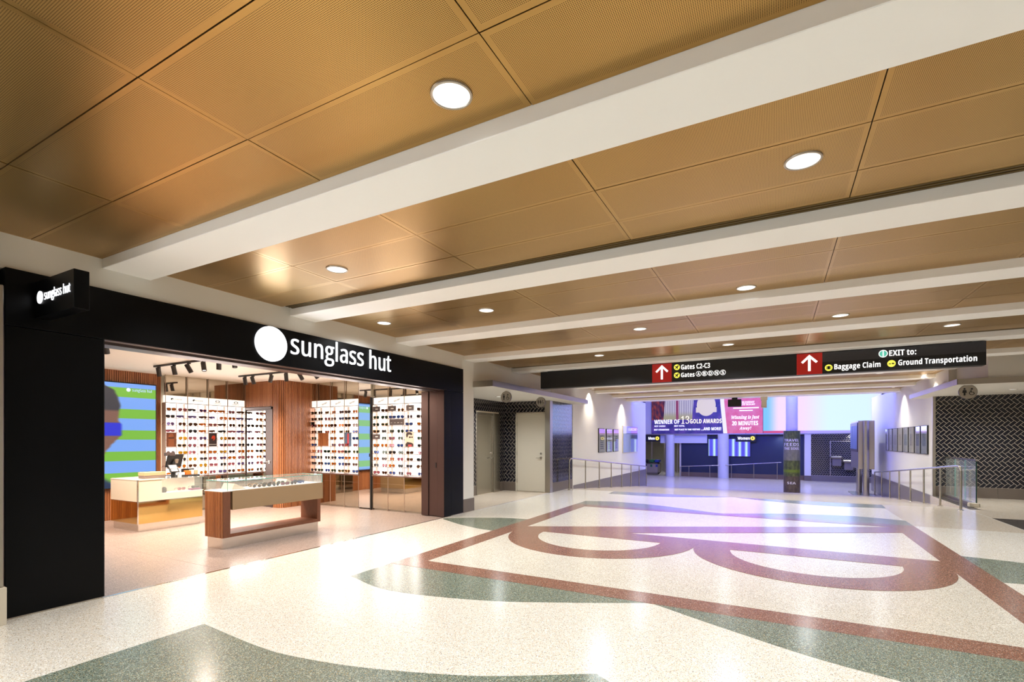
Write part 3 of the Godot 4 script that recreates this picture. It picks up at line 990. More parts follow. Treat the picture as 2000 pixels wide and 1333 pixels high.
const ORDINAL := ["top", "second", "third", "fourth", "fifth", "sixth", "seventh", "eighth", "ninth", "lowest"]
const SHELF_Y := [2.085, 1.941, 1.79, 1.646, 1.499, 1.35, 1.204, 1.066, 0.927, 0.775]


func build_displays() -> void:
	make_eyewear()
	for c in {"black": Color(0.04, 0.04, 0.045), "tortoise": Color(0.30, 0.16, 0.08), "grey": Color(0.35, 0.34, 0.35), "rose": Color(0.62, 0.33, 0.33), "white": Color(0.85, 0.83, 0.8), "gold": Color(0.75, 0.55, 0.25), "navy": Color(0.10, 0.13, 0.28)}.keys():
		var col: Color = {"black": Color(0.04, 0.04, 0.045), "tortoise": Color(0.30, 0.16, 0.08), "grey": Color(0.35, 0.34, 0.35), "rose": Color(0.62, 0.33, 0.33), "white": Color(0.85, 0.83, 0.8), "gold": Color(0.75, 0.55, 0.25), "navy": Color(0.10, 0.13, 0.28)}[c]
		M["frame_" + c] = mat(col, 0.25, 0.8 if c == "gold" else 0.0)
	var lc := {"brown": Color(0.30, 0.17, 0.09), "grey": Color(0.16, 0.16, 0.17), "amber": Color(0.72, 0.38, 0.06), "green": Color(0.13, 0.20, 0.13), "pink": Color(0.60, 0.34, 0.40), "blue": Color(0.18, 0.28, 0.55), "yellow": Color(0.78, 0.58, 0.10), "violet": Color(0.36, 0.30, 0.52)}
	for c in lc:
		M["lens_" + c] = mat(lc[c], 0.08, 0.35)
	# wall behind the cash desk faces +x; columns run towards -z
	var za := [-5.381, -5.80, -6.228, -6.645, -7.06]
	var bays_a := ["bay beside the striped screen", "second bay from the striped screen", "second bay from the mirrored door", "bay beside the mirrored door"]
	for k in 4:
		display_bay(V(STORE_BACK, 0, (za[k] + za[k + 1]) / 2), PI / 2, absf(za[k + 1] - za[k]), bays_a[k], ["fish", "fish", "ring", "ring"][k], 0)
	var xd := [-9.525, -9.319, -8.881, -8.443, -8.011]
	var bays_d := ["bay beside the wooden corner", "second bay from the wooden corner", "third bay from the wooden corner", "bay beside the tall mirror"]
	for k in 4:
		display_bay(V((xd[k] + xd[k + 1]) / 2, 0, STORE_END), 0.0, xd[k + 1] - xd[k], bays_d[k], "script" if k > 0 else "", 1)
	var xe := [-7.603, -7.171, -6.734, -6.19]
	var bays_e := ["bay just past the tall mirror", "middle bay past the tall mirror", "bay beside the bronze door panels"]
	for k in 3:
		display_bay(V((xe[k] + xe[k + 1]) / 2, 0, STORE_END), 0.0, xe[k + 1] - xe[k], bays_e[k], "script" if k < 2 else "", 2)
	# tall mirror between the two runs
	var t := thing("tall_mirror", V(-7.81, 0, STORE_END + 0.15), "full-height mirror panel with dark edge between the lit displays", "mirror")
	part("mirror", boxed(V(-0.196, 0.03, -0.13), V(0.155, STORE_CEIL - 0.01, 0.0)), M.mirror_clear, t)
	part("edge_post", boxed(V(0.155, 0.0, -0.13), V(0.198, 2.4, 0.03), 0.003), M.black_soft, t)
	part("latch", boxed(V(0.13, 1.13, 0.0), V(0.16, 1.2, 0.03), 0.003), M.black_soft, t)


func display_bay(at: Vector3, turn: float, w: float, where: String, logo: String, run: int) -> void:
	var t := thing("display_bay", at, "backlit eyewear display, " + where, "display", "backlit eyewear displays")
	t.rotation.y = turn
	var h := w / 2
	part("display_light_panel", boxed(V(-h + 0.012, 0.73, 0.0), V(h - 0.012, 2.24, 0.01)), M.display_light, t)
	part("upper_mirror", boxed(V(-h + 0.004, 2.395, 0.10), V(h - 0.004, STORE_CEIL - 0.004, 0.12)), M.mirror, t)
	part("header_light", boxed(V(-h + 0.006, 2.245, 0.04), V(h - 0.006, 2.388, 0.125)), M.header_light, t)
	part("header_rail", boxed(V(-h + 0.001, 2.234, 0.05), V(h - 0.001, 2.2445, 0.14)), M.door_grey, t)
	part("lower_mirror", boxed(V(-h + 0.004, 0.04, 0.13), V(h - 0.004, 0.562, 0.15)), M.mirror, t)
	part("lower_mirror", boxed(V(-h + 0.004, 0.572, 0.13), V(h - 0.004, 0.715, 0.15)), M.mirror, t)
	part("rail", boxed(V(-h + 0.0005, 0.562, 0.12), V(h - 0.0005, 0.572, 0.152)), M.chrome, t)
	part("counter_shelf", boxed(V(-h + 0.0005, 0.718, 0.0), V(h - 0.0005, 0.742, 0.175), 0.003), M.shelf, t)
	part("plinth", boxed(V(-h + 0.0005, 0.0, 0.03), V(h - 0.0005, 0.038, 0.127)), M.brushed, t)
	for sx in [-1.0, 1.0]:
		part("post", boxed(V(sx * (h - 0.0075), 0.0, 0.145), V(sx * (h - 0.0005), STORE_CEIL - 0.002, 0.153)), M.post, t)
		part("divider", boxed(V(sx * (h - 0.004), 0.742, 0.012), V(sx * (h - 0.0005), 2.24, 0.145)), M.divider, t)
	part("post", boxed(V(0.06, 0.742, 0.01), V(0.068, 2.24, 0.02)), M.post, t)
	for y in SHELF_Y:
		var sh := part("shelf", boxed(V(-h + 0.006, y - 0.011, 0.011), V(h - 0.006, y - 0.005, 0.144)), M.paper, t)
		part("shelf_edge", boxed(V(-h + 0.006, y - 0.013, 0.144), V(h - 0.006, y - 0.003, 0.147)), M.shelf, sh)
	var right := t.basis.x
	var fwd := t.basis.z
	var hc := at + V(0, 2.316, 0) + fwd * 0.1265
	if logo == "fish":
		lettering("logo_lettering", "COSTA", hc + right * 0.04, right, 0.14, 0.026, M.ink, t, 0.002, "Droid Sans", 400)
		var s := Shape.new()
		s.prism(smooth_poly([Vector2(-0.10, 0.0), Vector2(-0.085, 0.022), Vector2(-0.055, 0.018), Vector2(-0.045, -0.004), Vector2(-0.066, 0.006), Vector2(-0.075, -0.008), Vector2(-0.062, -0.018), Vector2(-0.09, -0.014)]), V(0, 2.316, 0.1255), V(1, 0, 0), V(0, 1, 0), 0.002)
		part("logo_mark", s, M.ink, t)
	elif logo == "ring":
		lettering("logo_lettering", "OAKLEY", hc + V(0, -0.032, 0), right, 0.16, 0.016, M.ink, t, 0.002, "Droid Sans", 400)
		var s := Shape.new()
		var ring := PackedVector2Array()
		for k in 25:
			ring.append(Vector2(cos(TAU * k / 24) * 0.048, sin(TAU * k / 24) * 0.026))
		for k in 25:
			ring.append(Vector2(cos(-TAU * k / 24) * 0.031, sin(-TAU * k / 24) * 0.018))
		s.prism(ring, V(0, 2.328, 0.1255), V(1, 0, 0), V(0, 1, 0), 0.002)
		part("logo_mark", s, M.ink, t)
	elif logo == "script":
		var o := lettering("logo_lettering", "Ray-Ban", hc, right, 0.17, 0.045, M.ink, t, 0.002, "Droid Serif", 400, 0.3)
		o.rotate_object_local(Vector3(0, 0, 1), 0.3)
	if turn != 0.0:
		# lettering is placed in world axes; bring it into the bay's own
		for c in t.get_children():
			if str(c.name).begins_with("logo_lettering"):
				c.transform = Transform3D(Basis.IDENTITY, t.basis.inverse() * c.position)
				c.position = t.basis.inverse() * (hc - at + (right * 0.04 if logo == "fish" else V(0, -0.032, 0)))
	# cards and posters, then eyewear on every shelf
	var cards := {}
	var poster := func(x0: float, x1: float, y0: float, y1: float, m: Material, called: String, label: String) -> Node3D:
		var p := thing(called, at + right * ((x0 + x1) / 2) + V(0, y0, 0) + fwd * 0.152, label, called.replace("_", " "))
		p.rotation.y = turn
		part("board", boxed(V(-(x1 - x0) / 2, 0, -0.006), V((x1 - x0) / 2, y1 - y0, 0.0)), m, p)
		return p
	if where == "bay beside the striped screen":
		var p: Node3D = poster.call(-0.195, -0.01, 1.35, 1.635, mat(Color(0.40, 0.21, 0.10), 0.6), "poster", "sepia poster of a face in sunglasses on the display shelf")
		var s := Shape.new()
		s.prism(smooth_poly([Vector2(-0.05, 0.02), Vector2(-0.05, 0.12), Vector2(-0.06, 0.18), Vector2(-0.03, 0.26), Vector2(0.03, 0.26), Vector2(0.06, 0.18), Vector2(0.05, 0.12), Vector2(0.05, 0.02)]), V(0, 0, 0.0), V(1, 0, 0), V(0, 1, 0), 0.001)
		part("print", s, mat(Color(0.52, 0.29, 0.15), 0.6), p)
		part("print", boxed(V(-0.055, 0.165, 0), V(0.055, 0.2, 0.002)), M.frame_tortoise, p)
		cards = {4: [1, 0], 5: [1, 0]}
	elif where == "second bay from the mirrored door":
		var p: Node3D = poster.call(-0.205, -0.03, 1.35, 1.635, mat(Color(0.17, 0.11, 0.11), 0.5), "poster", "dark poster with an orange splash on the display shelf")
		var s := Shape.new()
		s.prism(smooth_poly([Vector2(-0.03, 0.17), Vector2(-0.01, 0.225), Vector2(0.03, 0.235), Vector2(0.05, 0.19), Vector2(0.035, 0.145), Vector2(0.0, 0.135), Vector2(0.02, 0.17)]), V(0, 0, 0), V(1, 0, 0), V(0, 1, 0), 0.001)
		part("print", s, mat(Color(0.75, 0.22, 0.07), 0.6), p)
		part("print", boxed(V(-0.08, 0.04, 0), V(0.08, 0.048, 0.001)), M.white_print, p)
		cards = {4: [1, 0], 5: [1, 0]}
	elif where == "second bay from the wooden corner":
		poster.call(-0.18, 0.16, 1.35, 1.65, M.slat, "wood_panel", "square wooden panel set into the lit display")
		cards = {4: [1, 1], 5: [1, 1]}
	elif where == "bay beside the tall mirror":
		var p: Node3D = poster.call(-0.205, -0.0, 1.35, 1.655, mat(Color(0.33, 0.42, 0.55), 0.5), "poster", "blue poster with a red tower on the display shelf")
		part("print", boxed(V(-0.02, 0.03, 0), V(0.03, 0.28, 0.001)), M.coral, p)
		part("print", boxed(V(-0.09, 0.0, 0), V(0.02, 0.06, 0.001)), mat(Color(0.55, 0.16, 0.12), 0.6), p)
		cards = {4: [1, 0], 5: [1, 0]}
	elif where == "bay beside the wooden corner":
		poster.call(-0.09, 0.02, 1.80, 1.905, M.black_soft, "display_card", "small black card at the wooden corner")
		cards = {1: [1, 0], 2: [1, 0]}
	elif where == "bay just past the tall mirror":
		for y in [2.09, 1.505]:
			var p: Node3D = poster.call(-0.205, -0.005, y, y + 0.11, M.door_grey, "display_card", "dark card on the " + ("top" if y > 2 else "fifth") + " shelf just past the tall mirror")
			part("print", boxed(V(-0.03, 0.045, 0), V(0.04, 0.065, 0.001)), M.white_print, p)
		cards = {0: [1, 0], 4: [1, 0]}
	elif where == "middle bay past the tall mirror":
		var p: Node3D = poster.call(-0.21, 0.0, 2.09, 2.20, M.door_grey, "display_card", "dark card on the top shelf of the middle bay")
		part("print", boxed(V(-0.04, 0.045, 0), V(0.04, 0.065, 0.001)), M.white_print, p)
		p = poster.call(-0.18, 0.21, 1.795, 1.925, M.door_grey, "display_card", "wide dark card with a dashed line on the third shelf")
		for k in 4:
			part("print", boxed(V(-0.16 + k * 0.09, 0.05, 0), V(-0.115 + k * 0.09, 0.056, 0.001)), M.white_print, p)
		cards = {0: [1, 0], 2: [1, 1]}
	elif where == "bay beside the bronze door panels":
		var p: Node3D = poster.call(-0.22, -0.02, 2.09, 2.20, M.door_grey, "display_card", "dark card on the top shelf beside the bronze panels")
		part("print", boxed(V(-0.03, 0.045, 0), V(0.04, 0.065, 0.001)), M.white_print, p)
		p = poster.call(-0.25, -0.02, 1.35, 1.66, mat(Color(0.86, 0.78, 0.70), 0.6), "poster", "drawn portrait of a dark-haired man in sunglasses on the shelf")
		var s := Shape.new()
		s.prism(smooth_poly([Vector2(-0.075, 0.20), Vector2(-0.085, 0.26), Vector2(-0.04, 0.3), Vector2(0.03, 0.295), Vector2(0.07, 0.27), Vector2(0.06, 0.24), Vector2(-0.02, 0.25), Vector2(-0.05, 0.2)]), V(0, 0, 0), V(1, 0, 0), V(0, 1, 0), 0.001)
		s.prism(PackedVector2Array([Vector2(-0.105, 0.0), Vector2(0.1, 0.0), Vector2(0.1, 0.06), Vector2(0.05, 0.085), Vector2(-0.06, 0.1), Vector2(-0.105, 0.05)]), V(0, 0, 0), V(1, 0, 0), V(0, 1, 0), 0.001)
		s.box(V(-0.01, 0.18, 0), V(0.035, 0.212, 0.001))
		s.box(V(0.05, 0.18, 0), V(0.085, 0.212, 0.001))
		part("print", s, mat(Color(0.20, 0.13, 0.11), 0.6), p)
		part("print", boxed(V(-0.03, 0.01, 0.001), V(0.06, 0.045, 0.002)), M.coral, p)
		cards = {0: [1, 0], 4: [1, 0], 5: [1, 0]}
	var kinds := ["square", "round", "aviator", "wraparound"]
	var fcols := ["black", "tortoise", "grey", "rose", "gold", "white", "navy"]
	var lcols := ["brown", "grey", "amber", "green", "pink", "blue", "yellow", "violet"]
	for r in SHELF_Y.size():
		var last := ""
		for c in 2:
			if w < 0.3 and c == 0:
				continue
			if cards.has(r) and cards[r][c]:
				continue
			var kind: String
			var fc: String
			var l: String
			while true:
				if run == 0:
					kind = ["wraparound", "wraparound", "square", "aviator"][rng.randi() % 4] if r < 4 else kinds[rng.randi() % 3]
					fc = ["rose", "grey", "tortoise", "black", "gold"][rng.randi() % 5]
					l = ["pink", "violet", "amber", "grey", "brown"][rng.randi() % 5] if r < 4 else ["amber", "yellow", "brown", "grey", "pink", "violet"][rng.randi() % 6]
				else:
					kind = ["square", "square", "round", "aviator"][rng.randi() % 4]
					fc = ["black", "black", "tortoise", "grey", "navy", "gold"][rng.randi() % 6]
					l = ["green", "grey", "brown", "amber", "grey", "blue", "pink"][rng.randi() % 7]
				if kind + fc + l != last:
					break
			last = kind + fc + l
			var x := (-h * 0.52 if c == 0 else h * 0.52) + rng.randf_range(-0.012, 0.012)
			if w < 0.3:
				x = 0.0
			eyewear(at + right * x + V(0, SHELF_Y[r] - 0.004, 0) + fwd * 0.144, turn + rng.randf_range(-0.3, 0.3), kind, fc, l, "on the %s shelf, %s" % [ORDINAL[r], where], "eyewear on the lit displays", 1.25)


# ------------------------------------------------------------------ shop furniture
func build_shop_furniture() -> void:
	# island showcase
	var t := thing("island_showcase", V(-6.80, 0, -4.82), "walnut island showcase with glass top near the shop threshold", "showcase")
	part("plinth", boxed(V(-0.18, 0, -0.79), V(0.165, 0.155, 0.79), 0.002), M.chrome, t)
	part("end_panel", boxed(V(-0.205, 0.158, 0.76), V(0.195, 0.785, 0.80)), M.walnut, t)
	part("end_panel", boxed(V(-0.205, 0.158, -0.815), V(0.195, 0.785, -0.755)), M.walnut, t)
	part("side_panel", boxed(V(0.155, 0.158, 0.70), V(0.197, 0.785, 0.802)), M.walnut, t)
	part("lower_board", boxed(V(-0.205, 0.158, -0.755), V(0.195, 0.205, 0.76)), M.walnut, t)
	for k in 11:
		var x := -0.205 + 0.4 * (k + 0.5) / 11
		part("slat", boxed(V(x - 0.0135, 0.158, 0.80), V(x + 0.0135, 0.785, 0.815), 0.002), M.slat, t)
	part("case_body", boxed(V(-0.215, 0.53, -0.862), V(0.20, 0.79, 0.67), 0.003), M.taupe_panel, t)
	part("deck", boxed(V(-0.215, 0.785, 0.67), V(0.20, 0.795, 0.815)), M.paper, t)
	part("deck", boxed(V(-0.20, 0.79, -0.85), V(0.19, 0.797, 0.67)), M.paper, t)
	part("glass_pane", boxed(V(0.190, 0.797, -0.85), V(0.196, 0.925, 0.74)), M.glass, t)
	part("glass_pane", boxed(V(-0.30, 0.797, -0.85), V(-0.294, 0.925, 0.74)), M.glass, t)
	part("glass_pane", boxed(V(-0.294, 0.797, 0.734), V(0.190, 0.925, 0.74)), M.glass, t)
	part("glass_pane", boxed(V(-0.294, 0.797, -0.85), V(0.190, 0.925, -0.844)), M.glass, t)
	part("glass_pane", boxed(V(-0.30, 0.925, -0.85), V(0.196, 0.931, 0.74)), M.glass, t)
	for e in [[V(0.188, 0.922, -0.852), V(0.198, 0.932, 0.742)], [V(-0.302, 0.922, -0.852), V(-0.292, 0.932, 0.742)], [V(-0.302, 0.922, 0.736), V(0.198, 0.932, 0.742)], [V(-0.302, 0.922, -0.852), V(0.198, 0.932, -0.846)], [V(0.19, 0.797, 0.736), V(0.198, 0.925, 0.742)], [V(0.19, 0.797, -0.852), V(0.198, 0.925, -0.846)]]:
		part("glass_edge", boxed(e[0], e[1]), M.glass_edge, t)
	# wedges and eyewear inside the case
	var w := thing("display_wedge", V(-6.82, 0.797, -4.36), "cream wedge riser inside the glass showcase", "riser")
	var s := Shape.new()
	s.prism(PackedVector2Array([Vector2(0.16, 0), Vector2(-0.06, 0), Vector2(0.12, 0.085)]), V(-0.13, 0, 0), V(0, 0, 1), V(0, 1, 0), -0.25)
	part("body", s, M.cream_panel, w)
	w = thing("display_wedge", V(-6.92, 0.797, -5.22), "cream wedge riser among sunglasses in the glass showcase", "riser")
	s = Shape.new()
	s.prism(PackedVector2Array([Vector2(0.1, 0), Vector2(-0.1, 0), Vector2(0.06, 0.08)]), V(-0.13, 0, 0), V(0, 0, 1), V(0, 1, 0), -0.25)
	part("body", s, M.cream_panel, w)
	var looks := [["round", "white", "brown"], ["square", "gold", "brown"], ["aviator", "gold", "grey"], ["square", "black", "grey"], ["round", "tortoise", "green"], ["square", "tortoise", "brown"], ["square", "grey", "pink"], ["aviator", "grey", "green"], ["round", "black", "brown"], ["square", "rose", "pink"], ["wraparound", "black", "blue"], ["square", "navy", "grey"]]
	for k in looks.size():
		var row := k % 2
		var z := -4.55 - 0.155 * (k / 2) - 0.05 * row
		eyewear(V(-6.66 - 0.17 * row, 0.799, z), PI / 2 + rng.randf_range(-0.25, 0.25), looks[k][0], looks[k][1], looks[k][2], "lying inside the glass island showcase", "eyewear in the island showcase", 1.05)
	# cash desk
	t = thing("cash_desk", V(-9.5, 0, -4.64), "cream cash desk with gold mirrored lower panels", "desk")
	part("plinth", boxed(V(-0.41, 0, -0.485), V(0.395, 0.135, 0.485), 0.002), M.chrome, t)
	part("lower_panel", boxed(V(-0.43, 0.13, 0.505), V(0.43, 0.478, 0.515)), M.gold_mirror, t)
	part("lower_panel", boxed(V(0.432, 0.13, -0.50), V(0.442, 0.478, 0.505)), M.gold_mirror, t)
	part("carcass", boxed(V(-0.43, 0.13, -0.50), V(0.430, 0.596, 0.503)), M.taupe_panel, t)
	part("vitrine_back", boxed(V(-0.43, 0.596, -0.50), V(0.19, 0.83, 0.16)), M.cream_panel, t)
	part("vitrine_side", boxed(V(-0.43, 0.596, 0.16), V(0.430, 0.83, 0.503)), M.cream_panel, t)
	part("trim", boxed(V(-0.43, 0.478, 0.503), V(0.442, 0.49, 0.52)), M.chrome, t)
	part("trim", boxed(V(0.430, 0.478, -0.50), V(0.446, 0.49, 0.52)), M.chrome, t)
	part("corner_post", boxed(V(0.43, 0.13, 0.503), V(0.447, 0.84, 0.52)), M.chrome, t)
	part("upper_panel", boxed(V(-0.43, 0.492, 0.503), V(0.428, 0.832, 0.516)), M.cream_panel, t)
	part("upper_panel", boxed(V(0.43, 0.492, -0.50), V(0.444, 0.602, 0.50)), M.cream_panel, t)
	part("upper_panel", boxed(V(0.43, 0.602, 0.16), V(0.444, 0.815, 0.50)), M.cream_panel, t)
	part("vitrine_glass", boxed(V(0.436, 0.602, -0.50), V(0.442, 0.84, 0.16)), M.glass, t)
	part("top", boxed(V(-0.43, 0.832, 0.12), V(0.447, 0.845, 0.52)), M.cream_panel, t)
	part("top_glass", boxed(V(-0.43, 0.838, -0.52), V(0.447, 0.846, 0.12)), M.glass, t)
	part("vitrine_shelf", boxed(V(0.2, 0.598, -0.52), V(0.437, 0.604, 0.16)), M.paper, t)
	# things on and in the desk
	var b := thing("storage_box", V(-9.32, 0.846, -4.42), "two-tone cardboard box lying on the cash desk", "box")
	part("body", boxed(V(-0.1, 0, -0.2), V(0.1, 0.05, 0.12), 0.003), M.taupe_box, b)
	part("lid", boxed(V(-0.103, 0.05, -0.203), V(0.103, 0.105, 0.123), 0.003), M.kraft, b)
	b = thing("card_terminal", V(-9.22, 0.846, -4.74), "tilted card payment terminal on a black stand", "terminal")
	s = Shape.new()
	s.cyl(V(0, 0, 0), V(0, 0.1, 0), 0.035, 16)
	part("stand", s, M.black_soft, b)
	var body := part("body", boxed(V(-0.08, -0.012, -0.075), V(0.08, 0.012, 0.075), 0.004), M.black_soft, b)
	body.position = V(0, 0.15, 0)
	body.rotation_degrees = V(0, 0, -52)
	part("screen", boxed(V(-0.065, 0.012, -0.06), V(0.01, 0.0135, 0.06)), mat(Color(0.62, 0.6, 0.6), 0.2), body)
	part("keypad", boxed(V(0.02, 0.012, -0.05), V(0.065, 0.0135, 0.05)), M.paper, body)
	b = thing("till_monitor", V(-9.62, 0.846, -4.95), "black till monitor seen from behind on its stand", "monitor")
	s = Shape.new()
	s.cyl(V(0, 0, 0), V(0, 0.26, 0), 0.03, 16)
	part("stand", s, M.black_soft, b)
	part("foot", boxed(V(-0.1, 0, -0.1), V(0.1, 0.012, 0.1), 0.004), M.black_soft, b)
	body = part("panel", boxed(V(-0.015, -0.12, -0.17), V(0.015, 0.12, 0.17), 0.006), M.black_soft, b)
	body.position = V(-0.03, 0.27, -0.03)
	body.rotation_degrees = V(0, 20, -14)
	part("bracket", boxed(V(0.015, -0.04, -0.04), V(0.05, 0.04, 0.04), 0.004), M.brushed, body)
	part("reader", boxed(V(-0.02, 0.36, 0.0), V(0.06, 0.42, 0.15), 0.005), M.door_grey, b)
	b = thing("accessory_tray", V(-9.3, 0.846, -4.98), "long black tray of accessories on the cash desk", "tray")
	part("tray", boxed(V(-0.09, 0, -0.2), V(0.09, 0.025, 0.16), 0.003), M.black_soft, b)
	part("back", boxed(V(-0.1, 0, -0.2), V(-0.09, 0.13, 0.02), 0.002), M.black_soft, b)
	single("cleaner_box", boxed(V(-9.33, 0.873, -5.05), V(-9.25, 0.945, -4.97), 0.002), M.orange, "orange cleaner carton in the black tray", "carton")
	single("white_carton", boxed(V(-9.33, 0.873, -5.10), V(-9.25, 0.955, -5.06), 0.002), M.paper, "white carton beside the orange carton in the tray", "carton")
	single("leaflet_stand", boxed(V(-9.3, 0.873, -4.95), V(-9.26, 0.92, -4.88), 0.002), M.white_print, "short white card in the accessory tray", "card")
	single("bottle_carton", boxed(V(-9.33, 0.873, -5.17), V(-9.26, 0.95, -5.12), 0.002), M.kraft, "tan carton at the end of the tray", "carton")
	s = Shape.new()
	s.lathe(PackedVector2Array([Vector2(0.0, 0.0), Vector2(0.03, 0.0), Vector2(0.03, 0.06), Vector2(0.012, 0.075), Vector2(0.012, 0.1), Vector2(0.0, 0.1)]), V(-9.22, 0.846, -4.84), Vector3.UP, 16)
	single("spray_bottle", s, M.white_print, "small white bottle beside the card terminal", "bottle")
	eyewear(V(-9.12, 0.62, -4.82), PI / 2, "square", "rose", "pink", "in the cash desk vitrine", "eyewear in the cash desk vitrine", 1.0)
	eyewear(V(-9.12, 0.635, -5.05), PI / 2, "square", "black", "green", "on a plum box in the vitrine", "eyewear in the cash desk vitrine", 1.0)
	single("eyewear_riser", boxed(V(-9.2, 0.604, -4.92), V(-9.09, 0.621, -4.73), 0.002), M.cream_panel, "cream riser under rose sunglasses in the vitrine", "riser")
	single("plum_box", boxed(V(-9.2, 0.604, -5.13), V(-9.09, 0.637, -4.97), 0.003), M.plum, "plum box under black sunglasses in the vitrine", "box")
	b = thing("eyewear_case", V(-9.13, 0.604, -4.55), "rounded black eyewear case in the desk vitrine", "case")
	s = Shape.new()
	s.lathe(PackedVector2Array([Vector2(0.0, 0.0), Vector2(0.03, 0.0), Vector2(0.036, 0.03), Vector2(0.034, 0.07), Vector2(0.02, 0.09), Vector2(0.0, 0.095)]), Vector3.ZERO, Vector3.UP, 18)
	part("shell", s, M.black_soft, b)
	# tracks and spot heads
	var heads := {-4.65: [-9.5, -9.02, -8.58, -8.16, -7.75, -7.35], -6.2: [-9.45, -9.2, -8.65, -8.2, -7.8, -7.4], -3.1: [-9.6, -8.9, -8.24, -7.6, -7.0, -6.5]}  # last heads of the screen-side row are added to light the island end
	var names := {-4.65: "middle", -6.2: "mirrored-door", -3.1: "screen-side"}
	for z in heads:
		t = thing("light_track", V(0, STORE_CEIL, z), "black ceiling track for spot heads, %s row" % names[z], "track")
		part("rail", boxed(V(-9.65, -0.032, -0.017), V(-6.3 if z > -4.0 else -7.2, 0.0, 0.017), 0.003), M.track, t)
		var i := 0
		for x in heads[z]:
			i += 1
			track_head(V(x, STORE_CEIL - 0.032, z), V(rng.randf_range(-0.45, 0.45), -1.0, rng.randf_range(-0.5, 0.2) - (0.35 if z > -4.0 else 0.0)).normalized(), "dark cylindrical spot head, %s from the display-wall end, %s ceiling track" % [["first", "second", "third", "fourth", "fifth", "sixth"][i - 1], names[z]])


func track_head(at: Vector3, aim: Vector3, label: String) -> void:
	var t := thing("track_spotlight", at, label, "spotlight", "spot heads on the shop ceiling tracks")
	part("adapter", boxed(V(-0.035, -0.018, -0.014), V(0.035, 0.0, 0.014), 0.002), M.track, t)
	var s := Shape.new()
	s.cyl(V(0, -0.018, 0), V(0, -0.06, 0), 0.008, 10)
	part("stem", s, M.track, t)
	var c := V(0, -0.09, 0)
	s = Shape.new()
	s.lathe(PackedVector2Array([Vector2(0.0, -0.075), Vector2(0.034, -0.075), Vector2(0.036, -0.07), Vector2(0.036, 0.075), Vector2(0.031, 0.075), Vector2(0.031, 0.06)]), c, aim, 20)
	part("barrel", s, M.track, t)
	s = Shape.new()
	s.ring(c + aim * 0.062, aim, 0.0, 0.0315, 20)
	part("lamp_lens", s, M.lens, t)
	var l := SpotLight3D.new()
	l.name = "lamp"
	l.light_color = Color(1.0, 0.93, 0.86)
	l.light_energy = 4.2
	l.spot_range = 40
	l.spot_attenuation = 2.0
	l.spot_angle = 56
	l.spot_angle_attenuation = 1.0
	l.light_size = 0.03
	l.shadow_enabled = true
	t.add_child(l)
	l.look_at_from_position(at + c + aim * 0.08, at + c + aim, Vector3.FORWARD)


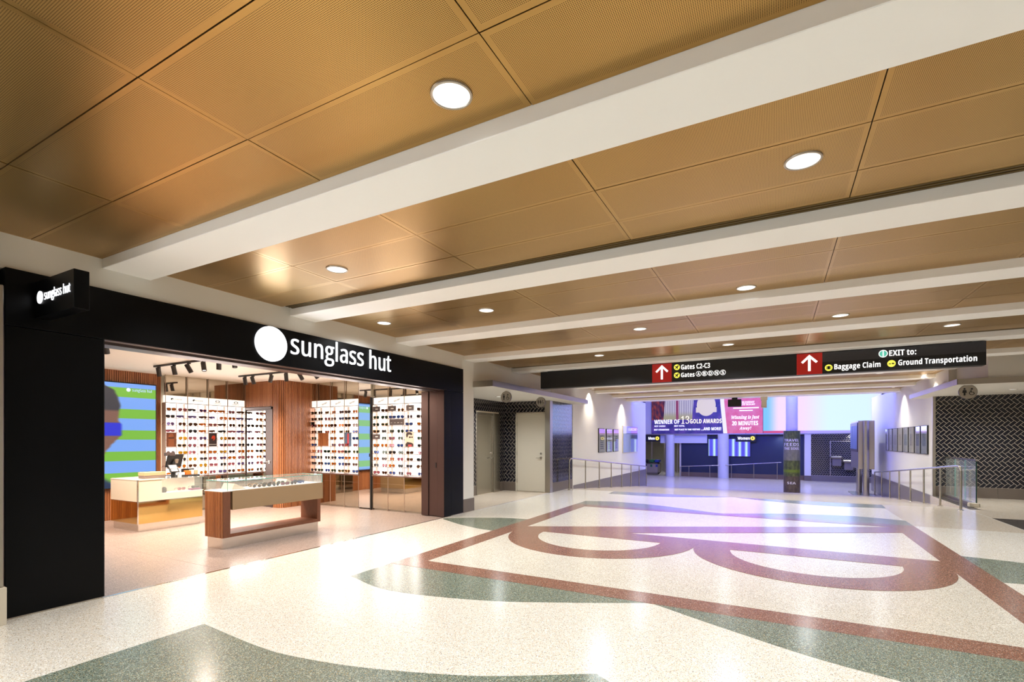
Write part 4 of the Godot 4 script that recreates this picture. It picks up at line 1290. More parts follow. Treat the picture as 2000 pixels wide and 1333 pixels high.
# ------------------------------------------------------------------ tiles
func herringbone(parent: Node3D, o: Vector3, ex: Vector3, w: float, y0: float, y1: float, holes: Array, most: int) -> void:
	# 8 x 16 cm tiles at 45 degrees; whole tiles share one mesh, cut ones get their own outline
	var u := 0.08
	var g := 0.0075
	var ez := ex.cross(Vector3.UP)
	var c45 := 0.70710678
	var whole := Shape.new()
	whole.prism(PackedVector2Array([Vector2(-u + g / 2, -u / 2 + g / 2), Vector2(u - g / 2, -u / 2 + g / 2), Vector2(u - g / 2, u / 2 - g / 2), Vector2(-u + g / 2, u / 2 - g / 2)]), Vector3.ZERO, V(1, 0, 0), V(0, 1, 0), 0.0025)
	var wm := whole.mesh()
	var rest := Shape.new()
	var area_poly := PackedVector2Array([Vector2(0, y0), Vector2(w, y0), Vector2(w, y1), Vector2(0, y1)])
	var made := 0
	var step := u * c45
	for mm in range(-int(ceilf((y1 + 0.2) / step / 4.0)) - 1, int(ceilf((0.2 - y0) / step / 4.0)) + 2):
		for nn in range(int(floorf((-0.2 / step - 4.0 * mm) / 2.0)) - 3, int(ceilf(((w + 0.2) / step - 4.0 * mm) / 2.0)) + 2):
			for kind in 2:
				var p := Vector2(nn + 1.0, nn + 0.5) if kind == 0 else Vector2(nn + 2.5, nn)
				p += Vector2(4.0 * mm, 0)
				p *= u
				var q := Vector2(p.x * c45 + p.y * c45, -p.x * c45 + p.y * c45)   # turned so that rows lie level
				if q.x < -0.1 or q.x > w + 0.1 or q.y < y0 - 0.1 or q.y > y1 + 0.1:
					continue
				var ang := -PI / 4 if kind == 0 else PI / 4
				var dirx := Vector2(cos(ang), sin(ang))
				var diry := Vector2(-sin(ang), cos(ang))
				var poly := PackedVector2Array()
				for k in [[-1, -1], [1, -1], [1, 1], [-1, 1]]:
					poly.append(q + dirx * (k[0] * (u - g / 2)) + diry * (k[1] * (u / 2 - g / 2)))
				var inside := true
				for v in poly:
					if v.x < 0 or v.x > w or v.y < y0 or v.y > y1:
						inside = false
				var cut := false
				for h in holes:
					for v in poly:
						if v.x > h[0] and v.x < h[1] and v.y > h[2] and v.y < h[3]:
							cut = true
				var pieces := [poly]
				if not inside or cut:
					pieces = []
					for a in Geometry2D.intersect_polygons(poly, area_poly):
						pieces.append(a)
					for h in holes:
						var hp := PackedVector2Array([Vector2(h[0], h[2]), Vector2(h[1], h[2]), Vector2(h[1], h[3]), Vector2(h[0], h[3])])
						var next := []
						for a in pieces:
							for d in Geometry2D.clip_polygons(a, hp):
								next.append(d)
						pieces = next
				for a in pieces:
					if a.size() < 3 or Geometry2D.triangulate_polygon(a).is_empty():
						continue
					if made < most:
						made += 1
						if inside and not cut:
							var t := part("tile", wm, M.tile, parent)
							var tilt := rng.randf_range(-0.006, 0.006)
							t.transform = Transform3D(Basis(ex * dirx.x + Vector3.UP * dirx.y, ex * diry.x + Vector3.UP * diry.y, ez).rotated(ex, tilt), o + ex * q.x + Vector3.UP * q.y)
							t.position -= parent.position
						else:
							var s := Shape.new()
							s.prism(a, o - parent.position, ex, Vector3.UP, 0.0025)
							part("tile", s, M.tile, parent)
					else:
						rest.prism(a, o - parent.position, ex, Vector3.UP, 0.0025)
	if rest.v.size():
		var r := part("tile_field", rest, M.tile, parent)
		r.set_meta("kind", "stuff")


func restroom_disc(at: Vector3, r: float, figures: String, label: String) -> void:
	var t := thing("restroom_sign", at, label, "sign")
	var s := Shape.new()
	s.lathe(PackedVector2Array([Vector2(0.0, 0.012), Vector2(r - 0.004, 0.012), Vector2(r, 0.008), Vector2(r, -0.012), Vector2(0.0, -0.012)]), Vector3.ZERO, V(0, 0, 1), 36)
	part("disc", s, M.brushed, t)
	s = Shape.new()
	s.lathe(PackedVector2Array([Vector2(r, 0.006), Vector2(r + 0.006, 0.006), Vector2(r + 0.006, -0.03), Vector2(r, -0.03)]), Vector3.ZERO, V(0, 0, 1), 36)
	part("rim", s, M.door_grey, t)
	part("hanger", boxed(V(-0.02, r * 0.95, -0.01), V(0.02, r + 0.05, 0.01)), M.brushed, t)
	var n := figures.length()
	for k in n:
		var x := (k - (n - 1) / 2.0) * r * (0.8 if n == 2 else 0.5)
		var sc := r * (0.95 if n == 2 else 0.75)
		var p := Shape.new()
		if figures[k] == "w":
			p.ring(V(x, sc * 0.42, 0.0135), V(0, 0, 1), 0.0, sc * 0.13, 14)
			p.tube(PackedVector3Array([V(x - sc * 0.1, sc * 0.25, 0.013), V(x - sc * 0.06, -sc * 0.08, 0.013), V(x + sc * 0.2, -sc * 0.1, 0.013), V(x + sc * 0.3, -sc * 0.38, 0.013)]), sc * 0.06, 6)
			var arc := PackedVector3Array()
			for q in 12:
				var a := PI * 0.65 + PI * 1.25 * q / 11.0
				arc.append(V(x + cos(a) * sc * 0.28, -sc * 0.22 + sin(a) * sc * 0.28, 0.013))
			p.tube(arc, sc * 0.045, 6)
		else:
			p.ring(V(x, sc * 0.45, 0.0135), V(0, 0, 1), 0.0, sc * 0.13, 14)
			var wide := 0.16 if figures[k] == "m" else 0.27
			p.prism(PackedVector2Array([Vector2(x - sc * 0.2, sc * 0.28), Vector2(x - sc * wide, -sc * 0.15), Vector2(x - sc * 0.1, -sc * 0.15), Vector2(x - sc * 0.1, -sc * 0.55), Vector2(x + sc * 0.1, -sc * 0.55), Vector2(x + sc * 0.1, -sc * 0.15), Vector2(x + sc * wide, -sc * 0.15), Vector2(x + sc * 0.2, sc * 0.28)]), V(0, 0, 0.012), V(1, 0, 0), V(0, 1, 0), 0.0015)
		part("pictogram", p, M.ink, t)


# ------------------------------------------------------------------ restroom alcoves
func build_alcoves() -> void:
	# left alcove
	var ax := -7.115
	var w := structure("wall_alcove_side", boxed(V(ax - 0.2, -0.1, -13.0), V(ax, 2.7, -8.6)), M.grout, "herringbone tiled wall with the steel door")
	var holes := [[2.40, 3.62, -0.1, 2.28]]
	herringbone(w, V(ax, 0, -8.79), V(0, 0, -1), 3.93, 0.26, 2.62, holes, 0)
	structure("wall_alcove_back", boxed(V(ax, -0.1, -13.0), V(-5.79, 2.7, -12.72)), M.grout, "herringbone tiled wall with the white door")
	var wb: Node3D = get_node("wall_alcove_back")
	herringbone(wb, V(ax, 0, -12.72), V(1, 0, 0), 1.32, 0.26, 2.62, [[0.40, 1.33, -0.1, 2.28]], 0)
	structure("baseboard_alcove", boxed(V(ax, -0.05, -12.73), V(-6.71, 0.255, -12.705), 0.002), M.base_tile, "grey base under the tiles")
	structure("baseboard_alcove_side", boxed(V(ax, -0.05, -12.72), V(ax + 0.012, 0.255, -12.41), 0.002), M.base_tile, "grey base under the tiles")
	structure("baseboard_alcove_near", boxed(V(ax, -0.05, -11.19), V(ax + 0.012, 0.255, -8.8), 0.002), M.base_tile, "grey base under the tiles")
	# steel door
	var d := Node3D.new()
	d.name = "door_2"
	add_child(d)
	tag(d, "brushed steel restroom door in a steel frame", "", "", "structure")
	part("leaf", boxed(V(ax - 0.02, 0.01, -12.04), V(ax + 0.004, 2.16, -11.26), 0.002), M.steel, d)
	part("frame", boxed(V(ax - 0.01, 0, -12.40), V(ax + 0.05, 2.24, -12.05), 0.004), M.steel, d)
	part("frame", boxed(V(ax - 0.01, 0, -11.255), V(ax + 0.02, 2.24, -11.2), 0.004), M.steel, d)
	part("frame", boxed(V(ax - 0.01, 2.165, -12.05), V(ax + 0.02, 2.24, -11.25), 0.004), M.steel, d)
	var s := Shape.new()
	s.tube(PackedVector3Array([V(ax, 0.98, -11.97), V(ax + 0.06, 0.98, -11.97), V(ax + 0.062, 0.98, -11.94), V(ax + 0.062, 0.975, -11.84)]), 0.012, 10)
	s.cyl(V(ax, 1.12, -11.97), V(ax + 0.03, 1.12, -11.97), 0.03, 16)
	part("handle", s, M.chrome, d)
	# white door
	d = Node3D.new()
	d.name = "door_3"
	add_child(d)
	tag(d, "plain off-white door in the tiled alcove", "", "", "structure")
	part("leaf", boxed(V(-6.66, 0.012, -12.73), V(-5.81, 2.2, -12.70), 0.002), M.door_white, d)
	part("frame", boxed(V(-6.71, 0, -12.74), V(-6.665, 2.255, -12.685), 0.003), M.door_white, d)
	part("frame", boxed(V(-5.805, 0, -12.74), V(-5.77, 2.255, -12.685), 0.003), M.door_white, d)
	part("frame", boxed(V(-6.71, 2.205, -12.74), V(-5.77, 2.255, -12.685), 0.003), M.door_white, d)
	s = Shape.new()
	s.lathe(PackedVector2Array([Vector2(0, 0.012), Vector2(0.035, 0.01), Vector2(0.036, 0.0)]), V(-5.9, 0.98, -12.70), V(0, 0, 1), 18)
	s.tube(PackedVector3Array([V(-5.9, 0.98, -12.70), V(-5.9, 0.98, -12.64), V(-5.93, 0.98, -12.635), V(-6.03, 0.975, -12.635)]), 0.011, 10)
	s.cyl(V(-5.9, 1.1, -12.70), V(-5.9, 1.1, -12.68), 0.026, 16)
	part("handle", s, M.brushed, d)
	for y in [0.3, 1.1, 1.95]:
		part("hinge", boxed(V(-6.672, y - 0.055, -12.69), V(-6.655, y + 0.055, -12.68)), M.brushed, d)
	# metal clad corner and the tiled panel beside the ramp
	structure("trim_1", boxed(V(-5.77, 0, -12.86), V(-5.612, 2.6, -12.68), 0.003), M.brushed, "satin metal corner cladding")
	var side := structure("wall_tile_panel", boxed(V(-5.66, -0.1, -14.43), V(-5.632, 2.62, -12.86)), M.grout, "herringbone tiled panel beside the ramp railing")
	herringbone(side, V(-5.632, 0, -12.865), V(0, 0, -1), 1.56, 0.26, 2.61, [], 0)
	structure("baseboard_tile_panel", boxed(V(-5.66, -0.1, -14.43), V(-5.622, 0.258, -12.862), 0.002), M.base_tile, "grey base under the tile panel")
	structure("trim_2", boxed(V(-5.66, -0.1, -14.47), V(-5.618, 2.62, -14.43)), M.wall, "white edge strip")
	# canopy
	var t := thing("canopy", V(-5.2, 2.6, -11.6), "flat canopy with a metal fascia over the steel and white restroom doors", "canopy")
	part("soffit", boxed(V(-1.9, 0.0, -2.95), V(0.03, 0.03, 2.85)), M.wall, t)
	part("roof", boxed(V(-0.45, 0.03, -2.95), V(0.03, 0.115, 2.85)), M.wall, t)
	part("fascia", boxed(V(0.03, 0.0, -2.96), V(0.045, 0.125, 2.86), 0.002), M.brushed, t)
	part("fascia", boxed(V(-0.43, 0.0, 2.85), V(0.045, 0.125, 2.862), 0.002), M.brushed, t)
	downlight(-6.25, 2.598, -10.9, 6.0, "added under the canopy by the steel door", 0.07)  # added lamp that brightens the tiled alcove
	restroom_disc(V(-5.4, 2.46, -9.75), 0.125, "mw", "round metal sign with a man and wheelchair symbol")
	restroom_disc(V(-5.4, 2.47, -11.6), 0.125, "mfw", "round metal sign with family and wheelchair symbols")
	# right alcove: tiled wall facing the hall, canopy, bulkhead
	var rw := structure("wall_tile_right", boxed(V(3.66, -0.1, -17.0), V(10.1, 2.7, -16.8)), M.grout, "dark herringbone tiled wall across the hall")
	herringbone(rw, V(3.69, 0, -16.8), V(1, 0, 0), 1.86, 0.27, 2.64, [], 300)
	herringbone(rw, V(5.55, 0, -16.8), V(1, 0, 0), 4.34, 0.27, 2.64, [], 0)
	var bb := structure("baseboard_right", boxed(V(3.66, -0.1, -16.81), V(9.9, 0.1, -16.795)), M.grout, "base course under the tiled wall")
	for k in 10:
		part("base_tile", boxed(V(3.67 + k * 0.62, -0.02, -16.8), V(3.67 + k * 0.62 + 0.615, 0.265, -16.782), 0.002), M.base_tile, bb)
	structure("trim_3", boxed(V(3.63, -0.75, -16.83), V(3.69, 2.64, -16.78), 0.003), M.brushed, "satin metal corner strip")
	structure("wall_right_ramp", boxed(V(HALL_RIGHT, -1.1, -26.5), V(3.9, CEIL + 0.1, -16.83)), M.wall, "white wall beside the ramp with framed pictures")
	var s2 := Shape.new()
	s2.prism(PackedVector2Array([Vector2(-13.95, 0.0), Vector2(-26.5, 0.0), Vector2(-26.5, -0.9), Vector2(-24.2, -0.9), Vector2(-13.95, -0.3)]), V(HALL_RIGHT - 0.02, 0, 0), V(0, 0, 1), V(0, 1, 0), -0.2)
	structure("curb_right", s2, M.panel_stone, "grey stone curb along the ramp")
	structure("bulkhead_right", boxed(V(3.8, 2.76, -16.8), V(10, CEIL + 0.1, -13.5)), M.wall, "white bulkhead over the canopy")
	structure("bulkhead_step", boxed(V(HALL_RIGHT, 2.64, -16.84), V(3.82, CEIL + 0.1, -15.5)), M.wall, "white wall step over the canopy")
	t = thing("canopy", V(3.3, 2.64, -13.4), "flat canopy with a metal fascia over the dark tiled wall", "canopy")
	part("soffit", boxed(V(0.0, 0.0, -3.42), V(6.6, 0.03, 0.0)), M.wall, t)
	part("roof", boxed(V(0.0, 0.03, -3.38), V(6.6, 0.115, 0.0)), M.wall, t)
	part("fascia", boxed(V(-0.012, 0.0, -4.2), V(0.0, 0.118, 0.012), 0.002), M.brushed, t)
	part("fascia", boxed(V(-0.012, 0.0, 0.0), V(6.6, 0.118, 0.012), 0.002), M.brushed, t)
	part("wing", boxed(V(0.0, 0.0, -4.2), V(0.35, 0.115, -3.42)), M.wall, t)
	restroom_disc(V(3.52, 2.50, -13.62), 0.145, "fw", "round metal sign with a woman and wheelchair symbol")
	downlight(4.7, 2.638, -15.2, 6.0, "under the canopy by the tiled wall", 0.07)


# ------------------------------------------------------------------ ramp: rails, glass, pictures
func ramp_y(z: float) -> float:
	if z > RAMP_TOP:
		return 0.0
	return maxf(FAR_FLOOR, FAR_FLOOR * (z - RAMP_TOP) / (RAMP_END - RAMP_TOP))


func railing(x: float, z0: float, z1: float, count: int, label: String) -> void:
	var t := thing("handrail", V(x, 0, z0), label, "railing")
	var top := PackedVector3Array([V(0, 0.02, 0), V(0, 0.80, 0), V(0, 0.87, -0.02), V(0, 0.912, -0.06), V(0, 0.925, -0.12)])
	for k in 6:
		var z := lerpf(z0 - 0.4, z1, k / 5.0)
		top.append(V(0, ramp_y(z) + 0.925, z - z0))
	var s := Shape.new()
	s.tube(top, 0.024, 14)
	part("top_rail", s, M.steel, t)
	for k in count:
		var z := lerpf(z0, z1, k / float(count - 1))
		var g := ramp_y(z)
		if k > 0:
			s = Shape.new()
			s.cyl(V(0, g, z - z0), V(0, g + 0.92, z - z0), 0.021, 14)
			part("post", s, M.steel, t)
		s = Shape.new()
		s.lathe(PackedVector2Array([Vector2(0.022, 0.012), Vector2(0.05, 0.01), Vector2(0.055, 0.0)]), V(0, g, z - z0), Vector3.UP, 18)
		part("base_flange", s, M.steel, t)


func picture(x: float, z0: float, z1: float, y0: float, y1: float, facing: float, frame_m: Material, mount: Material, art: Array, label: String, group := "") -> void:
	var t := thing("framed_picture", V(x, y0, (z0 + z1) / 2), label, "picture", group)
	var h := absf(z1 - z0) / 2
	var hh := y1 - y0
	var d := 0.035 * facing
	part("frame", boxed(V(0, 0, -h), V(d, hh, h), 0.003), frame_m, t)
	part("mount", boxed(V(d, 0.02, -h + 0.02), V(d + 0.002 * facing, hh - 0.02, h - 0.02)), mount, t)
	for a in art:
		part("print", boxed(V(d + 0.002 * facing, a[1] * hh, lerpf(-h, h, a[0])), V(d + (0.003 + 0.0004 * art.find(a)) * facing, a[3] * hh, lerpf(-h, h, a[2]))), a[4], t)
	var gl := boxed(V(d + 0.006 * facing, 0.012, -h + 0.012), V(d + 0.008 * facing, hh - 0.012, h - 0.012))
	part("glass_pane", gl, M.glass, t)


func wall_washer(at: Vector3, where: String) -> void:
	downlight(at.x, at.y, at.z, 7.0, where, 0.06, 52.0, Color(1.0, 0.96, 0.9))


func build_ramp_fittings() -> void:
	railing(-5.44, -13.7, -23.5, 8, "steel handrail with posts along the ramp below the framed prints")
	railing(3.43, -13.72, -24.2, 8, "steel handrail with posts along the ramp beside the glass guard")
	# glass guard
	var t := thing("glass_guard", V(3.9, 0, -15.5), "glass guard panel with steel cap beside the handrail", "guard")
	part("shoe", boxed(V(-0.06, 0.0, -1.28), V(0.06, 0.075, 0.98), 0.004), M.brushed, t)
	part("end_block", boxed(V(-0.14, 0.0, 0.9), V(0.02, 0.085, 1.06), 0.006), M.plaster, t)
	for k in 3:
		var z0 := -1.26 + k * 0.74
		part("glass_pane", boxed(V(-0.008, 0.075, z0 + 0.006), V(0.008, 1.02, z0 + 0.734)), M.glass, t)
		part("glass_edge", boxed(V(-0.009, 0.075, z0 + 0.728), V(0.009, 1.02, z0 + 0.738)), M.green_edge if k == 2 else M.glass_edge, t)
	part("cap_rail", boxed(V(-0.025, 1.02, -1.28), V(0.025, 1.06, 0.99), 0.006), M.steel, t)
	for z in [-1.2, -0.2, 0.7]:
		var s := Shape.new()
		s.cyl(V(0.07, 0.0, z), V(0.07, 0.85, z), 0.018, 12)
		part("post", s, M.steel, t)
	# framed prints on the shop side
	var grey := mat(Color(0.62, 0.60, 0.58), 0.7)
	var dark := mat(Color(0.16, 0.17, 0.24), 0.6)
	var zs := [[-16.96, -17.67], [-17.86, -18.57], [-18.74, -19.45]]
	for k in 3:
		var art := []
		for j in 7:
			art.append([0.25 + 0.02 * ((j * 5 + k) % 4), 0.14 + j * 0.085, 0.78 - 0.05 * ((j * 3 + k) % 3), 0.14 + j * 0.085 + 0.05, dark])
		picture(-5.64, zs[k][0], zs[k][1], 1.03, 1.90, 1.0, M.black_soft, grey, art, "tall narrow framed print with dark pattern, " + ["first along the ramp wall", "middle of the three", "beside the large canvas"][k], "narrow framed prints on the ramp wall")
	picture(-5.64, -20.1, -22.5, 0.94, 2.07, 1.0, M.door_white, mat(Color(0.46, 0.58, 0.62), 0.5), [[0.0, 0.0, 0.22, 0.5, M.white_print], [0.05, 0.55, 0.45, 0.72, dark], [0.02, 0.72, 0.48, 0.98, M.coral]], "large square canvas of a pale blue figure on the ramp wall")
	# eight mounted prints opposite
	var rz := [-17.27, -18.03, -18.74, -19.52, -20.31, -21.08, -21.92, -22.56, -23.23]
	for k in 8:
		picture(HALL_RIGHT, rz[k], rz[k + 1] + 0.12, 1.09, 1.89, -1.0, M.black_soft, grey, [[0.22, 0.28, 0.78, 0.72, mat(Color(0.30 + 0.04 * (k % 3), 0.33, 0.36 + 0.03 * (k % 2)), 0.6)]], "grey mounted print in a black frame, %s from the tiled corner" % ["first", "second", "third", "fourth", "fifth", "sixth", "seventh", "eighth"][k], "row of framed prints beside the ramp")
	wall_washer(V(-5.50, CEIL - 0.004, -16.0), "washing the wall above the first prints")
	wall_washer(V(-5.36, CEIL - 0.004, -20.0), "washing the wall above the large canvas")
	wall_washer(V(3.42, CEIL - 0.004, -16.6), "washing the wall above the row of prints")
	wall_washer(V(3.36, CEIL - 0.004, -20.2), "washing the wall past the row of prints")
	# information kiosk
	t = thing("flight_monitor_kiosk", V(3.0, -0.70, -24.0), "stainless steel flight monitor kiosk at the foot of the ramp", "kiosk")
	part("cabinet", boxed(V(-0.26, 1.06, -1.1), V(0.26, 2.92, 1.0), 0.01), M.brushed, t)
	part("screen_surround", boxed(V(-0.285, 1.72, -1.05), V(-0.26, 2.86, 0.95), 0.004), M.door_grey, t)
	for k in 5:
		var z0 := 0.88 - k * 0.38
		part("screen", boxed(V(-0.292, 1.82, z0 - 0.32), V(-0.286, 2.74, z0)), glow(Color(0.35, 0.42, 0.62), 0.35), t)
	for z in [-0.75, 1.06]:
		var s := Shape.new()
		s.cyl(V(-0.02, 0, z), V(-0.02, 2.92 if z > 0 else 1.06, z), 0.105, 20)
		part("post", s, M.steel, t)
	part("base_plate", boxed(V(-0.35, -0.03, -1.2), V(0.3, 0.015, 1.2), 0.006), M.steel, t)


# ------------------------------------------------------------------ hanging wayfinding sign
func build_hanging_sign() -> void:
	var z := -10.8
	var t := thing("wayfinding_sign", V(-1.0, 2.725, z), "long black hanging sign with gate and exit directions", "sign")
	part("cabinet", boxed(V(-4.03, 0.0, -0.2), V(4.02, 0.395, 0.0), 0.004), M.black_soft, t)
	part("mount", boxed(V(-3.85, 0.39, -0.16), V(3.85, 0.412, -0.02)), M.black, t)
	var red := glow(Color(0.62, 0.07, 0.04), 0.55)
	var white := glow(Color(1, 1, 1), 1.0)
	var yel := glow(Color(0.95, 0.93, 0.35), 0.9)
	var teal := glow(Color(0.35, 0.75, 0.66), 0.8)
	part("grey_band", boxed(V(1.74, 0.215, 0.0), V(4.015, 0.39, 0.003)), mat(Color(0.20, 0.20, 0.22), 0.4), t)
	for k in 2:
		var x0: float = [-2.375, 0.325][k]
		var x1: float = [-1.968, 0.738][k]
		var p := part("red_square_light", boxed(V(x0 + 1.0, 0.0, 0.0), V(x1 + 1.0, 0.392, 0.004)), red, t)
		var c := (x0 + x1) / 2 + 1.0
		var s := Shape.new()
		s.prism(PackedVector2Array([Vector2(c - 0.022, 0.06), Vector2(c + 0.022, 0.06), Vector2(c + 0.022, 0.29), Vector2(c + 0.105, 0.205), Vector2(c + 0.135, 0.235), Vector2(c, 0.368), Vector2(c - 0.135, 0.235), Vector2(c - 0.105, 0.205), Vector2(c - 0.022, 0.29)]), V(0, 0, 0.004), V(1, 0, 0), V(0, 1, 0), 0.002)
		part("arrow_light", s, white, p)
	var dot := func(x: float, y: float, m: Material, r := 0.06) -> Node3D:
		var s := Shape.new()
		s.lathe(PackedVector2Array([Vector2(0.0, 0.004), Vector2(r, 0.004), Vector2(r, 0.0)]), V(x + 1.0, y - 2.725, 0.0), V(0, 0, 1), 28)
		return part("symbol_light", s, m, t)
	var mark := func(p: Node3D, poly: PackedVector2Array, x: float, y: float) -> void:
		var s := Shape.new()
		s.prism(poly, V(x + 1.0, y - 2.725, 0.004), V(1, 0, 0), V(0, 1, 0), 0.002)
		part("symbol_mark", s, M.ink, p)
	var plane := PackedVector2Array([Vector2(0.035, 0.04), Vector2(0.02, 0.038), Vector2(0.0, 0.016), Vector2(-0.035, 0.028), Vector2(-0.042, 0.02), Vector2(-0.016, 0.0), Vector2(-0.03, -0.018), Vector2(-0.042, -0.018), Vector2(-0.026, -0.028), Vector2(-0.022, -0.044), Vector2(-0.016, -0.03), Vector2(0.0, -0.014), Vector2(0.02, -0.042), Vector2(0.028, -0.034), Vector2(0.017, 0.0), Vector2(0.04, 0.022)])
	for y in [3.025, 2.855]:
		mark.call(dot.call(-1.864, y, yel), plane, -1.864, y)
	lettering("lettering_light", "Gates C2-C3", V(-1.495, 3.018, z + 0.003), V(1, 0, 0), 0.57, 0.105, white, t, 0.004)
	lettering("lettering_light", "Gates", V(-1.645, 2.853, z + 0.003), V(1, 0, 0), 0.27, 0.095, white, t, 0.004)
	for k in 5:
		var x := -1.432 + k * 0.116
		var s := Shape.new()
		s.ring(V(x + 1.0, 2.858 - 2.725, 0.003), V(0, 0, 1), 0.046, 0.054, 28)
		var r := part("letter_ring_light", s, white, t)
		lettering("lettering_light", "ABDNS"[k], V(x, 2.858, z + 0.003), V(1, 0, 0), 0.05, 0.066, white, t, 0.004)
	var p: Node3D = dot.call(1.652, 3.02, teal, 0.066)
	var s := Shape.new()
	s.ring(V(2.652, 0.295, 0.0045), V(0, 0, 1), 0.054, 0.066, 28)
	s.box(V(2.644, 0.24, 0.004), V(2.66, 0.35, 0.006))
	part("symbol_bar_light", s, white, p)
	lettering("lettering_light", "EXIT to:", V(1.925, 3.02, z + 0.006), V(1, 0, 0), 0.375, 0.1, white, t, 0.004)
	p = dot.call(0.838, 2.828, yel)
	mark.call(p, PackedVector2Array([Vector2(-0.022, -0.03), Vector2(0.022, -0.03), Vector2(0.022, 0.03), Vector2(-0.022, 0.03)]), 0.838, 2.828)
	mark.call(p, PackedVector2Array([Vector2(-0.036, -0.03), Vector2(-0.028, -0.03), Vector2(-0.028, 0.03), Vector2(-0.036, 0.03)]), 0.838, 2.828)
	mark.call(p, PackedVector2Array([Vector2(0.028, -0.03), Vector2(0.036, -0.03), Vector2(0.036, 0.03), Vector2(0.028, 0.03)]), 0.838, 2.828)
	lettering("lettering_light", "Baggage Claim", V(1.27, 2.825, z + 0.003), V(1, 0, 0), 0.69, 0.135, white, t, 0.004)
	p = dot.call(1.77, 2.838, yel)
	mark.call(p, PackedVector2Array([Vector2(-0.04, -0.012), Vector2(-0.006, -0.012), Vector2(-0.006, 0.002), Vector2(-0.04, 0.002)]), 1.77, 2.838)
	mark.call(p, PackedVector2Array([Vector2(0.004, -0.012), Vector2(0.04, -0.012), Vector2(0.04, 0.006), Vector2(0.012, 0.012), Vector2(0.004, 0.004)]), 1.77, 2.838)
	lettering("lettering_light", "Ground Transportation", V(2.385, 2.832, z + 0.003), V(1, 0, 0), 1.04, 0.135, white, t, 0.004)


